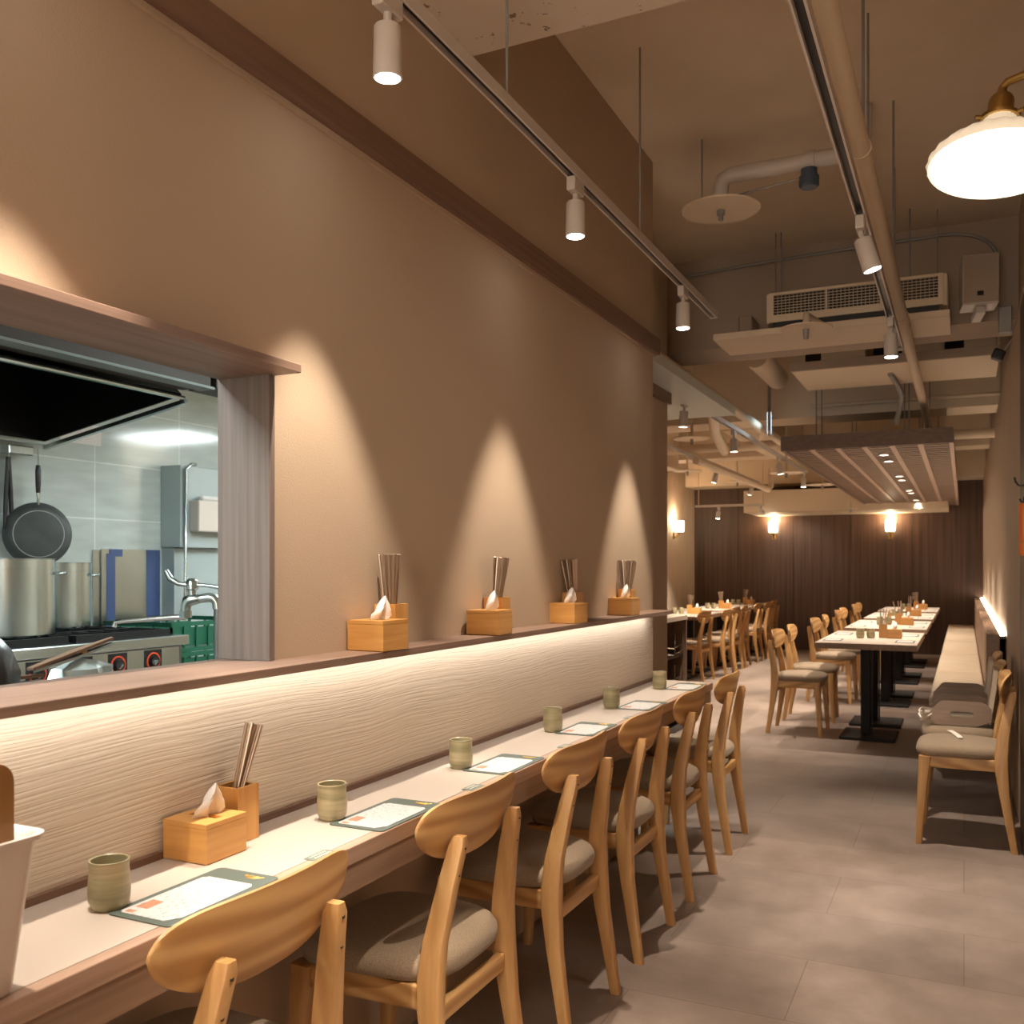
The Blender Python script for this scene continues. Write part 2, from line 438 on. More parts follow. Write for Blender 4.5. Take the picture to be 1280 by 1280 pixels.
struct('trim_3', box(BM(), WX+.0005, WX+.010, -2.6, 4.36, 2.279, 2.2915), 'paint', label='thin tan bead under the dark picture rail', cat='trim')
struct('wall_right', box(BM(), .27, .40, -2.6, 15.45, 0, CZ), 'paint', label='tan right-hand wall above the panelling', cat='wall')
struct('wall_right_panel', box(BM(), .250, .2695, 5.07, BY, 0, 2.60), 'panel', label='beige streaked wall panel behind the bench', cat='wall')
struct('trim_4', box(BM(), .238, .2695, 3.9, 5.06, 0, 2.5), 'frame_dark', label='dark wooden post at the right picture edge', cat='trim')
bm = BM()
for i, (a, b) in enumerate(((-4.0, -3.28), (-3.275, -2.42), (-2.415, -1.56), (-1.555, -.70), (-.695, .27))):
    box(bm, a, b, BY, BY+.08, 0, 2.56)
box(bm, -4.0, .27, BY+.081, BY+.12, 0, 2.56)
struct('wall_back', bm, 'backwall', label='dark walnut panelled wall at the far end of the room', cat='wall')
struct('wall_back_upper', box(BM(), -4.1, .27, BY+.01, BY+.1, 2.56, CZ), 'cream', label='cream wall above the dark walnut panels', cat='wall')
struct('wall_far_left', box(BM(), -4.12, -3.99, 6.85, 15.45, 0, CZ), 'panel', label='beige wall at the far left carrying one wall lamp', cat='wall')
struct('wall_kitchen_end', box(BM(), -4.4, -2.4, 6.75, 6.85, 0, CZ), 'paint', label='tan wall closing the kitchen', cat='wall')
struct('wall_kitchen_side', box(BM(), -2.42, -1.781, 5.64, 5.73, 0, CZ), 'paint')
struct('wall_kitchen_step', box(BM(), -2.42, -2.34, 5.73, 6.75, 0, CZ), 'paint')
struct('wall_kitchen_back', box(BM(), -4.42, -4.30, -1.4, 6.75, 0, 2.6), 'tile', label='glossy grey tiled kitchen wall behind the stove', cat='wall')
struct('wall_kitchen_front', box(BM(), -4.3, -1.46, -1.5, -1.4, 0, 2.6), 'kitchen_wall')
struct('ceiling_kitchen', box(BM(), -4.3, -1.46, -1.4, 6.75, 2.36, 2.42), 'kitchen_wall', label='white kitchen ceiling', cat='ceiling')
struct('beam_front', box(BM(), WX+.0005, .2695, 1.95, 2.478, 2.787, CZ), 'beam', label='chipped white painted ceiling beam above the counter', cat='beam')
struct('beam_middle', box(BM(), -2.339, .2695, 5.86, 6.28, 2.64, CZ), 'conc', label='grey concrete beam behind the air conditioner', cat='beam')
struct('beam_rear', box(BM(), -3.98, .2695, 8.75, 9.2, 2.62, CZ), 'cream', label='cream ceiling beam above the slatted lattice', cat='beam')
struct('beam_far', box(BM(), -3.98, .2695, 11.9, 12.3, 2.66, CZ), 'cream', label='cream ceiling beam deep in the room', cat='beam')
struct('beam_box', box(BM(), -2.95, -.2, 14.2, BY, 2.10, 2.42), 'cream', label='low cream boxed beam in front of the dark far wall', cat='beam')
struct('beam_box_upper', box(BM(), -3.98, .2695, 14.75, BY, 2.56, CZ), 'cream')

# serving hatch: frame, canopy shelf
w = BM()
box(w, -1.458, WX+.012, 1.584, 1.6015, 1.0845, 1.6875)
fr = struct('window_1', w, 'walnut_v', label='dark wooden side frame of the kitchen hatch', cat='window')
single('canopy_shelf', box(BM(), -1.458, -1.252, -.75, 1.607, 1.688, 1.7055, .0012, 1), 'walnut', 'grey brown wooden canopy board over the kitchen hatch', 'shelf')
single('wall_shelf', box(BM(), -1.458, -1.225, -.75, 4.33, 1.0665, 1.0838, .0012, 1), 'walnut', 'long dark wooden wall shelf and hatch sill above the counter', 'shelf')
# led strip under the shelf
single('led_strip', box(BM(), -1.288, -1.276, -.7, 4.25, 1.0612, 1.0664), 'led', 'glowing strip light fixed under the long wall shelf', 'light')

# ------------------------------------------------------------------ counter
ct = thing('bar_counter', 'long narrow beige bar counter with wooden front edge along the left wall', 'counter', (0, 0, 0))
obj('countertop', box(BM(), -1.328, -1.075, .25, 4.375, .722, .7500), 'counter', ct)
obj('front_edge', box(BM(), -1.0748, -1.050, .25, 4.375, .716, .7500, .002, 2), 'edgewood', ct)
obj('apron', box(BM(), -1.085, -1.056, .25, 4.36, .660, .7158), 'apron', ct)
obj('rear_strip', box(BM(), -1.3295, -1.318, .25, 4.348, .7502, .763), 'trimwood', ct)
bm = BM()
for y in (.5, 1.45, 2.15, 2.80, 3.44, 4.2):
    box(bm, -1.325, -1.09, y-.012, y+.012, .69, .7215)
obj('bracket', bm, 'black_metal', ct)

# small green stickers along the counter edge
def sticker():
    t = thing('edge_sticker', '', 'sticker', (0, 0, 0), 0, 'stickers along the counter edge')
    obj('backing', prism(BM(), rrect(.034, .066, .004), lambda u, v, w: (u, v, .0001+w*.0006)), 'sticker', t)
    bm = BM()
    for x0 in (-.008, .002):
        pts = [(x0+.003*math.sin(k*1.9+x0*300), -.024+.002*k, .0013) for k in range(25)]
        path(bm, pts, .0009, 4)
    obj('lettering', bm, 'print', t)
    return t
s0 = sticker()
STK = [(1.43, 'first small green sticker on the counter edge, beside the nearest chair back'),
       (2.03, 'small green counter-edge sticker between the second and third cups'),
       (2.62, 'small green counter-edge sticker between the third and fourth cups'),
       (3.22, 'small green counter-edge sticker between the fourth and fifth cups')]
for i, (y, lab) in enumerate(STK):
    if i == 0: s0.location = (-1.0685, y, .7505); s0['label'] = lab
    else: dup(s0, (-1.0685, y, .7505), 0, lab)

# placemats
def placemat():
    t = thing('placemat', '', 'placemat', (0, 0, 0), 0, 'placemats on the bar counter')
    obj('mat', prism(BM(), rrect(.133, .250, .012), lambda u, v, w: (u, v+.125, w*.0018)), 'mat', t)
    w, y0, y1 = .108, .014, .200
    poly = [(-w/2+.006, y0), (w/2-.016, y0), (w/2, y0+.022), (w/2, y1-.01), (w/2-.008, y1), (-w/2+.008, y1), (-w/2, y1-.008), (-w/2, y0+.006)]
    sh = obj('menu_sheet', prism(BM(), poly, lambda u, v, w_: (u, v, .0019+w_*.0005)), 'menu', t)
    bm = BM()
    box(bm, -.046, -.022, .040, .075, .00245, .00265)
    box(bm, -.046, -.030, .018, .028, .00245, .00265)
    obj('food_picture', bm, 'rust', sh)
    bm = BM()
    for k, (r, a0, a1) in enumerate(((.016, 190, 350), (.011, 180, 360), (.019, 200, 300))):
        path(bm, [(.024+r*math.cos(R(a0+(a1-a0)*j/10)), .229+.6*r*math.sin(R(a0+(a1-a0)*j/10))+.005, .0022) for j in range(11)], .0011, 4)
    path(bm, [(.004+k*.004, .233+.002*math.sin(k*2.1), .0022) for k in range(11)], .0012, 4)
    obj('gold_emblem', bm, 'gold', t)
    return t
MATY = [1.045, 1.607, 2.183, 2.805, 3.395, 4.035]
ORD = ['nearest', 'second', 'third', 'fourth', 'fifth', 'farthest']
p0 = placemat()
for i, y in enumerate(MATY):
    lab = '%s grey green placemat with white menu sheet on the bar counter' % ORD[i]
    if i == 0: p0.location = (-1.119, y, .7504); p0['label'] = lab
    else: dup(p0, (-1.119, y, .7504), R(random.uniform(-1.2, 1.2)), lab)

# cups
def cup_mesh(s=1.0):
    bm = BM()
    prof = [(.0, .0), (.024, .0), (.0262, .003), (.0300, .012), (.0312, .028), (.0300, .048), (.0288, .060), (.0296, .071), (.0297, .0738), (.0285, .0745), (.0268, .0732),
            (.0262, .060), (.0272, .045), (.0275, .02), (.022, .009), (0.0, .008)]
    return lathe(bm, [(max(r, .0002)*s, z*s) for r, z in prof], 28)
c0 = single('tea_cup', cup_mesh(1.02), 'cup', '', 'cup', 'tea cups on the bar counter', 40)
CUPY = [1.058, 1.637, 2.206, 2.830, 3.400, 4.028]
CUPD = ['nearest stoneware tea cup, tan and green glaze, beside the nearest placemat', 'second stoneware tea cup along the counter from the camera', 'third stoneware tea cup along the counter from the camera',
        'fourth stoneware tea cup, straight above the third placemat end', 'fifth stoneware tea cup, grey green, second from the counter end', 'farthest stoneware tea cup, at the end of the counter']
CUPD[3] = 'fourth stoneware tea cup along the counter from the camera'
for i, y in enumerate(CUPY):
    o = c0 if i == 0 else dup(c0, (0, 0, 0))
    o.location = (-1.205, y+.012, .7504); o.rotation_euler = (0, 0, i*1.3); o['label'] = CUPD[i]

# bamboo tissue boxes, holders, chopsticks
def tissue_box():
    t = thing('tissue_box', '', 'tissue box', (0, 0, 0), 0, 'bamboo tissue boxes')
    w, d, h = .104, .106, .072
    bm = BM()
    box(bm, -w/2, w/2, -d/2, d/2, .0005, h-.0085, .0015, 1)
    obj('body', bm, 'bamboo', t)
    bm = BM()
    for x0, x1, y0, y1 in ((-w/2, w/2, -d/2, -.009), (-w/2, w/2, .009, d/2), (-w/2, -.034, -.009, .009), (.034, w/2, -.009, .009)):
        box(bm, x0, x1, y0, y1, h-.0083, h)
    obj('lid', bm, 'bamboo', t)
    # crumpled sheet pulled through the slot
    bm = BM(); rings = []
    for z, ya, yb, x0, th in ((h-.007, -.018, .018, 0, .005), (h+.002, -.030, .026, 0, .009), (h+.013, -.026, .032, .002, .015), (h+.027, -.012, .032, .004, .014), (h+.041, .004, .029, .006, .009), (h+.053, .017, .023, .008, .001)):
        ring = []
        for k in range(9):
            f = k/8; ring.append(Vector((x0+th*(.35+.65*math.sin(f*9+z*60))+.001, ya+(yb-ya)*f, z+.004*math.sin(f*5))))
        for k in range(9):
            f = 1-k/8; ring.append(Vector((x0-th*(.35+.65*math.sin(f*7+z*45))-.001, ya+(yb-ya)*f, z+.004*math.sin(f*5))))
        rings.append(ring)
    loft(bm, rings)
    obj('tissue', bm, 'paper', t, 45)
    return t
def holder():
    t = thing('chopstick_holder', '', 'holder', (0, 0, 0), 0, 'bamboo chopstick holders')
    w, h, th = .060, .107, .006
    bm = BM()
    for x0, x1, y0, y1 in ((-w/2, -w/2+th, -w/2, w/2), (w/2-th, w/2, -w/2, w/2), (-w/2+th, w/2-th, -w/2, -w/2+th), (-w/2+th, w/2-th, w/2-th, w/2)):
        box(bm, x0, x1, y0, y1, .0005, h)
    box(bm, -w/2+th, w/2-th, -w/2+th, w/2-th, .0005, .006)
    obj('body', bm, 'bamboo_v', t)
    return t
def chopstick_mesh():
    bm = BM()
    rings = []
    for z, r in ((0, .0018), (.10, .0026), (.2, .0036), (.222, .0037), (.223, .003)):
        rings.append([Vector((r*sx, r*sy, z)) for sx, sy in ((1, .4), (.4, 1), (-.4, 1), (-1, .4), (-1, -.4), (-.4, -1), (.4, -1), (1, -.4))])
    return loft(bm, rings)
tb0 = tissue_box(); ho0 = holder()
cs0 = single('chopstick', chopstick_mesh(), 'stick', '', 'chopstick')
CS_used = [False]
def sticks(x, y, z, n, lean, spread, label, group, seed, gr=.0175, oy=0):
    rnd = random.Random(seed)
    cells = [(i, j) for i in range(4) for j in range(4)]; rnd.shuffle(cells)
    for k in range(n):
        i, j = cells[k]
        gx, gy = (i-1.5)/1.5, (j-1.5)/1.5
        L = Vector((lean[0]+gx*spread, lean[1]+gy*spread, 1)).normalized()
        mx, my = x+gx*gr, y+oy+gy*gr                  # where it passes the mouth of the holder
        h = .107-.0075
        px, py = mx-L.x/L.z*h, my-L.y/L.z*h
        lim = .021
        qx, qy = min(max(px, x-lim), x+lim), min(max(py, y-lim), y+lim)
        L = Vector((mx-qx, my-qy, h)).normalized()
        o = cs0 if not CS_used[0] else dup(cs0, (0, 0, 0))
        CS_used[0] = True
        o.location = (qx, qy, z+.0075)
        o.rotation_euler = L.to_track_quat('Z', 'Y').to_euler()
        o['label'] = label; o['group'] = group
first = [True]
def station(bx, by, hx, hy, z, where, n, lean, spread, seed, rz=0, gr=.0175, oy=0):
    lab = 'bamboo tissue box with white tissue ' + where; hl = 'square bamboo chopstick holder ' + where
    if first[0]:
        tb, hh = tb0, ho0; first[0] = False
        tb.location = (bx, by, z); hh.location = (hx, hy, z); tb['label'] = lab; hh['label'] = hl
        tb.rotation_euler.z = rz
    else:
        tb = dup(tb0, (bx, by, z), rz, lab); hh = dup(ho0, (hx, hy, z), 0, hl)
    if n: sticks(hx, hy, z, n, lean, spread, 'slim steel chopstick in the bamboo holder ' + where, 'chopsticks in the holder ' + where, seed, gr, oy)
station(-1.268, 1.345, -1.283, 1.445, .7504, 'on the bar counter', 9, (.06, .42), .02, 1, 0, .0075, .0115)
station(-1.272, 1.925, -1.290, 2.012, 1.0842, 'nearest the hatch on the wall shelf', 14, (-.02, .02), .07, 2, R(-2), .013)
station(-1.272, 2.520, -1.290, 2.608, 1.0842, 'second along the wall shelf', 12, (.06, .12), .05, 3, R(4), .010)
station(-1.278, 3.155, -1.296, 3.243, 1.0842, 'third along the wall shelf', 11, (-.05, -.14), .08, 4, R(-5), .013)
station(-1.280, 3.775, -1.296, 3.863, 1.0842, 'last on the wall shelf', 13, (.0, .06), .12, 5, R(-2), .015)

# white tapered container and board at the left edge
t = thing('white_container', 'white tapered plastic container at the near end of the counter', 'container', (-1.145, .752, .7504))
rings = []
for z, w, d, r in ((0.0, .150, .108, .02), (.004, .158, .116, .024), (.19, .196, .150, .022), (.192, .210, .164, .024), (.198, .212, .166, .024), (.198, .198, .152, .02), (.19, .190, .144, .02), (.008, .150, .108, .02)):
    rings.append([Vector((u, v, z)) for u, v in rrect(w, d, r, 5)])
obj('body', loft(BM(), rings), 'white_plastic', t, 50)
bd = thing('wooden_board', 'brown wooden board with rounded corner standing in the white container', 'board', (-1.085, .745, .7595))
poly = rrect(.17, .278, .026, 6, -.02, .139)
obj('panel', prism(BM(), poly, lambda u, v, w: (w*.014-.007, u, v)), 'board', bd, 40)
obj('groove', prism(BM(), rrect(.12, .22, .022, 6, -.02, .139), lambda u, v, w: (.0071+w*.001, u, v)), 'apron', bd, 40)

# ------------------------------------------------------------------ chairs
def rear_leg(s):
    """floor -> seat -> top of the back post, chair faces -X"""
    pts = [(.203, .186, 0, .0145, .0135), (.184, .184, .12, .0175, .0145), (.162, .180, .26, .022, .016), (.152, .176, .36, .0275, .017), (.150, .172, .42, .028, .017), (.156, .164, .50, .025, .0165),
           (.177, .146, .62, .021, .0155), (.194, .134, .700, .018, .0145), (.197, .132, .718, .013, .010)]
    secs = []
    for x, y, z, hx, hy in pts: secs.append(((x, s*y, z), (hx, 0, 0), (0, hy, 0)))
    return rbar(BM(), secs, .35)
def front_leg(s):
    return rbar(BM(), [((-.192, s*.190, 0), (.014, 0, 0), (0, .014, 0)), ((-.178, s*.186, .25), (.020, 0, 0), (0, .019, 0)), ((-.166, s*.182, .408), (.026, 0, 0), (0, .022, 0))], .35)
def backrest():
    bm = BM(); NS, NT = 28, 6
    def pt(s, t, side):
        y = s*.230
        top = .747+.048*max(0, 1-abs(s)**6)**.5
        bot = .747-.095*max(0, 1-abs(s)**2.6)**.56
        z = bot+(top-bot)*t
        x = .1765-.62*y*y+.2*(z-.72)
        # edges taper a little
        e = min(1, 6*min(t, 1-t)+.45)*min(1, 9*(1-abs(s))+.35)
        return (x+side*.0085*e, y, z)
    g = {}
    for side in (-1, 1):
        for i in range(NS+1):
            s = -math.cos(math.pi*i/NS)*.998
            for j in range(NT+1):
                g[side, i, j] = bm.verts.new(pt(s, j/NT, side))
    for side in (-1, 1):
        for i in range(NS):
            for j in range(NT):
                f = (g[side, i, j], g[side, i+1, j], g[side, i+1, j+1], g[side, i, j+1])
                bm.faces.new(f if side < 0 else f[::-1])
    for i in range(NS):
        for j in (0, NT):
            bm.faces.new((g[-1, i, j], g[-1, i+1, j], g[1, i+1, j], g[1, i, j]))
    for j in range(NT):
        for i in (0, NS):
            bm.faces.new((g[-1, i, j], g[-1, i, j+1], g[1, i, j+1], g[1, i, j]))
    return bm
def seat():
    rings = []
    n = 40
    for z, k, dz in ((.411, .93, 0), (.417, .985, 0), (.430, 1.0, 0), (.444, .99, 0), (.455, .955, 0), (.463, .88, 0), (.468, .72, 0), (.4705, .45, 0), (.471, .15, 0)):
        ring = []
        for j in range(n):
            a = 2*math.pi*j/n
            ca, sa = math.cos(a), math.sin(a)
            ex = .55
            u = math.copysign(abs(ca)**ex, ca); v = math.copysign(abs(sa)**ex, sa)
            x = -.020+u*.192*k
            hw = .212-.022*(u+1)/2
            ring.append(Vector((x, v*hw*k, z-.006*(u*k)**2)))
        rings.append(ring)
    return loft(BM(), rings)
def make_chair():
    t = thing('dining_chair', '', 'chair')
    obj('seat', seat(), 'fabric', t, 60)
    bm = BM()
    for s in (-1, 1):
        rbar(bm, [((-.145, s*.180, .384), (0, .011, 0), (0, 0, .026)), ((.128, s*.172, .384), (0, .011, 0), (0, 0, .026))], .2)
    rbar(bm, [((-.166, -.160, .384), (.011, 0, 0), (0, 0, .026)), ((-.166, .160, .384), (.011, 0, 0), (0, 0, .026))], .2)
    rbar(bm, [((.150, -.155, .340), (.011, 0, 0), (0, 0, .020)), ((.150, .155, .340), (.011, 0, 0), (0, 0, .020))], .2)
    obj('seat_frame', bm, 'pine', t, 40)
    obj('backrest', backrest(), 'pine', t, 50)
    for s in (-1, 1):
        obj('leg', front_leg(s), 'pine_v', t, 40)
        L = obj('leg', rear_leg(s), 'pine_v', t, 40)
        for (x, y, z) in ((.2100, .1345, .695), (.2000, .1435, .640)):
            bm = BM(); T = Matrix.Translation((x, s*y, z)) @ Matrix.Rotation(R(78), 4, 'Y')
            lathe(bm, [(.0042, -.004), (.0042, .0016), (.001, .0012)], 10, T, True)
            obj('screw', bm, 'screw', L)
    return t
ch0 = make_chair()
CHY = [1.185, 1.885, 2.535, 3.14, 3.775, 4.435]
CHL = ['nearest of the six pine chairs at the bar counter, showing only its back', 'second pine chair from the camera at the bar counter', 'third pine chair from the camera at the bar counter',
       'fourth pine chair from the camera at the bar counter', 'fifth pine chair along the bar counter, second from its end', 'farthest pine chair along the bar counter, at its end']
G = 'pine chairs along the bar counter'
for i, y in enumerate(CHY):
    if i == 0: ch0.location = (-1.152, y, 0); ch0['label'] = CHL[0]; ch0['group'] = G
    else: dup(ch0, (-1.152, y, 0), R(random.uniform(-1, 1)), CHL[i], G)
G = 'pine chairs against the right wall'
dup(ch0, (0.005, 4.995, 0), R(-1), 'pine chair with beige padded seat nearest on the right-hand wall', G)
dup(ch0, (0.005, 5.53, 0), R(1), 'pine chair on the right-hand wall holding the nearer booster seat', G)
dup(ch0, (0.005, 6.13, 0), 0, 'pine chair beside the bench end holding the farther booster seat', G)
# right row tables
TY = [8.03, 9.95, 11.83, 13.72]
TXR = -.65
PI = math.pi
FAR = ('screw',)
G = 'pine chairs at the right-hand tables'
TN = ['first', 'second', 'third', 'fourth']
for i, y in enumerate(TY):
    for k, dy in enumerate((-.33, .36)):
        dup(ch0, (-1.155+random.uniform(-.02, .02), y+dy, 0), PI+R(random.uniform(-3, 3)), 'pine chair on the %s seat of the %s right-hand table' % (('nearer', 'farther')[k], TN[i]), G, FAR)
TLY = [11.25, 12.87, 14.45]
TXL = -3.05
G = 'pine chairs at the left-hand tables'
LCH = [(10.72, -2.70), (11.18, -2.56), (11.98, -2.62), (12.50, -2.62), (13.25, -2.60), (13.85, -2.58), (14.5, -2.60)]
LN = ['first', 'second', 'third', 'fourth', 'fifth', 'sixth', 'last']
for i, (y, x) in enumerate(LCH):
    dup(ch0, (x-.12, y, 0), R(random.uniform(-5, 5)), '%s pine chair from the dark cabinet at the far left tables' % LN[i], G, FAR)
dup(ch0, (-3.55, 12.3, 0), PI, 'pine chair on the wall side of the far left tables', G, FAR)

# ------------------------------------------------------------------ dining tables
def table(w, L, bases, name_label):
    t = thing('dining_table', name_label, 'table', (0, 0, 0), 0, 'pedestal dining tables')
    obj('tabletop', box(BM(), -w/2+.004, w/2-.004, -L/2+.004, L/2-.004, .690, .7305), 'tabletop', t)
    bm = BM()
    for x0, x1, y0, y1 in ((-w/2, -w/2+.0035, -L/2, L/2), (w/2-.0035, w/2, -L/2, L/2), (-w/2+.0035, w/2-.0035, -L/2, -L/2+.0035), (-w/2+.0035, w/2-.0035, L/2-.0035, L/2)):
        box(bm, x0, x1, y0, y1, .688, .730)
    obj('edge_band', bm, 'apron', t)
    for y in bases:
        bm = BM()
        box(bm, -.060, .010, y-.03, y+.03, .024, .688, .004, 1); box(bm, .016, .024, y-.022, y+.022, .024, .688)
        obj('column', bm, 'black_metal', t)
        obj('base_plate', box(BM(), -.195, .195, y-.225, y+.225, .002, .024, .004, 1), 'black_metal', t)
        obj('top_plate', box(BM(), -.2, .2, y-.04, y+.04, .676, .6878), 'black_metal', t)
    return t
tr0 = table(.70, 1.46, (-.34, .34), '')
tl0 = table(.70, 1.36, (-.33, .33), '')
for i, y in enumerate(TY):
    lab = '%s of the right-hand black pedestal tables from the camera, beside the bench' % TN[i]
    if i == 0: tr0.location = (TXR, y, 0); tr0['label'] = lab
    else: dup(tr0, (TXR, y, 0), 0, lab)
for i, y in enumerate(TLY):
    lab = '%s pedestal table from the dark cabinet in the far left row' % TN[i]
    if i == 0: tl0.location = (TXL, y, 0); tl0['label'] = lab
    else: dup(tl0, (TXL, y, 0), 0, lab)
ZT = .7307
def set_table(X, y, which, side, seed, mill=False):
    rnd = random.Random(seed)
    station(X+.16, y-.03, X+.075, y-.01, ZT, 'on the %s %s table' % (which, side), 8, (-.12 if seed % 2 else .12, .05), .15, 20+seed, 0)
    for k, dx in enumerate((-.085, -.010)):
        o = dup(c0, (X+dx, y-.12+.03*k, ZT), k*2.0); o['group'] = 'tea cups on the %s %s table' % (which, side)
        o['label'] = '%s hand tea cup of the pair on the %s %s table' % (('left', 'right')[k], which, side)
    for (sx, nm) in ((-1, 'aisle'), (1, 'wall')):
        for (dy, nn) in ((-.40, 'nearer'), (.32, 'farther')):
            dup(p0, (X+sx*.255, y+dy-.11, ZT), 0, '%s placemat on the %s side of the %s %s table' % (nn, nm, which, side), 'placemats on the dining tables', ('food_picture',))
for i, y in enumerate(TY): set_table(TXR, y, TN[i], 'right-hand', i)
for i, y in enumerate(TLY): set_table(TXL, y, TN[i], 'far left', 10+i)
# pepper mill on the third right-hand table
def mill(x, y, lab):
    t = thing('pepper_mill', lab, 'mill', (x, y, ZT))
    obj('body', lathe(BM(), [(.0005, 0), (.026, .001), (.026, .02), (.018, .05), (.022, .085), (.014, .10), (.0005, .101)], 16), 'board', t, 40)
    obj('cap', lathe(BM(), [(.0005, .102), (.022, .103), (.024, .118), (.016, .13), (.0005, .133)], 16), 'booster', t, 40)
mill(TXR-.02, TY[1]+.2, 'wooden pepper mill with pale cap on the second right-hand table')

# ------------------------------------------------------------------ bench, ledge
b = thing('wall_bench', 'long beige upholstered bench along the right-hand wall', 'bench', (0, 0, 0))
for k in range(5):
    y0 = 6.68+k*1.73
    obj('seat_cushion', box(BM(), -.205, .13, y0+.002, min(y0+1.728, BY-.01), .385, .452, .018, 3), 'leather', b, 40)
obj('front_board', box(BM(), -.185, -.165, 6.70, BY-.01, .12, .384), 'walnut', b)
obj('plinth', box(BM(), -.13, .12, 6.74, BY-.02, .001, .384), 'black', b)
obj('backrest_panel', box(BM(), .135, .212, 6.97, BY-.01, .30, .845, .004, 1), 'apron', b)
obj('ledge_light', box(BM(), .218, .236, 6.99, BY-.02, .835, .848), 'ledge_led', b)
obj('ledge_board', box(BM(), .2122, .2495, 6.97, BY-.01, .818, .834), 'black', b)

# booster seats with harness
def booster(loc, lab, strap):
    t = thing('booster_seat', lab, 'booster seat', loc, 0, 'child booster seats by the right-hand wall')
    outline = [(-.165, .035), (-.160, .062), (-.115, .118), (-.10, .124), (.08, .124), (.105, .112), (.125, .09), (.125, .05), (.11, .02), (.06, .0), (-.13, .0)]
    slot = rrect(.105, .028, .010, 4, -.01, .058)
    for s in (-1, 1):
        bm = BM()
        y = s*.135
        # outline with a slot: bridge the two loops
        for yy, flip in ((y-.008, False), (y+.008, True)):
            vs = [bm.verts.new((u, yy, v)) for u, v in outline]; hs = [bm.verts.new((u, yy, v)) for u, v in slot]
            es = [bm.edges.new((vs[i], vs[(i+1) % len(vs)])) for i in range(len(vs))] + [bm.edges.new((hs[i], hs[(i+1) % len(hs)])) for i in range(len(hs))]
            bmesh.ops.triangle_fill(bm, use_beauty=True, edges=es)
        for lp in (outline, slot):
            for i in range(len(lp)):
                a, c = lp[i], lp[(i+1) % len(lp)]
                bm.faces.new([bm.verts.new(p) for p in ((a[0], y-.008, a[1]), (c[0], y-.008, c[1]), (c[0], y+.008, c[1]), (a[0], y+.008, a[1]))])
        bmesh.ops.remove_doubles(bm, verts=bm.verts, dist=.0001)
        obj('side_panel', bm, 'booster_side', t)
    T = Matrix.Translation((.112, 0, .0)) @ Matrix.Rotation(R(7), 4, 'Y')
    obj('back_panel', prism(BM(), rrect(.25, .285, .03, 6, 0, .150), lambda u, v, w: T @ Vector((-.011+w*.022, u, v))), 'booster', t, 40)
    obj('seat_board', box(BM(), -.13, .09, -.126, .126, .012, .028, .003, 1), 'booster', t)
    if strap:
        bm = BM()
        pts = [(-.10, -.05, .034), (-.16, -.075, .046), (-.198, -.10, .052), (-.215, -.13, .040), (-.20, -.155, .022), (-.17, -.15, .030), (-.15, -.13, .045)]
        for q in range(2):
            rings = []
            for k, p in enumerate(pts):
                p = Vector(p) + Vector((0, q*.045, q*.012)); rings.append([p+Vector((-.004, -.011, .011)), p+Vector((.004, -.011, .013)), p+Vector((.004, .011, -.009)), p+Vector((-.004, .011, -.011))])
            loft(bm, rings)
        obj('harness_strap', bm, 'strap', t, 60)
        bm = BM(); box(bm, -.02, .02, -.012, .012, 0, .012, .003, 1, Matrix.Translation((-.165, -.12, .055)) @ Matrix.Rotation(R(30), 4, 'Z'))
        obj('buckle', bm, 'white_plastic', t)
    return t
booster((.0, 5.53, .4715), 'nearer booster seat with brown slotted side panels and white harness', True)
booster((-.005, 6.13, .4715), 'farther booster seat, half hidden behind the first, by the bench', False)
bm = BM()
T = Matrix.Translation((-.045, 5.03, .4715))
rings = []
for p in ((-.02, .15, .004), (0, .08, .006), (.02, .0, .005), (.03, -.06, .004)):
    p = Vector(p); rings.append([T @ (p+Vector((-.012, -.004, 0))), T @ (p+Vector((.012, .004, 0))), T @ (p+Vector((.012, .004, .002))), T @ (p+Vector((-.012, -.004, .002)))])
loft(bm, rings)
single('loose_strap', bm, 'strap', 'white webbing strap lying on the beige seat nearest the right wall', 'strap')

# ------------------------------------------------------------------ right edge: hooks, orange item
hk = thing('coat_hook', 'black curved double coat hook on the dark post at the right edge', 'hook', (.2375, 4.45, 1.60))
obj('back_plate', box(BM(), -.006, 0, -.012, .012, -.06, .06, .002, 1), 'black', hk)
obj('upper_hook', path(BM(), [(-.004, 0, .03), (-.018, 0, .018), (-.034, 0, .022), (-.045, 0, .038), (-.049, 0, .056)], .004, 8), 'black', hk, 60)
obj('lower_hook', path(BM(), [(-.004, 0, -.045), (-.014, 0, -.052), (-.024, 0, -.046), (-.030, 0, -.034)], .004, 8), 'black', hk, 60)
om = thing('orange_lantern', 'small glossy orange lantern hanging on the dark post at the right edge', 'lantern', (.218, 4.36, 1.33))
obj('body', lathe(BM(), [(.001, .055), (.016, .055), (.018, .06), (.018, .205), (.015, .212), (.001, .213)], 20), 'orange', om, 40)
obj('base', lathe(BM(), [(.001, 0), (.014, .001), (.018, .01), (.018, .053), (.001, .0535)], 20), 'orange', om, 40)
obj('hanger', path(BM(), [(0, 0, .213), (0, 0, .235), (.0185, 0, .235)], .003, 6), 'black', om)

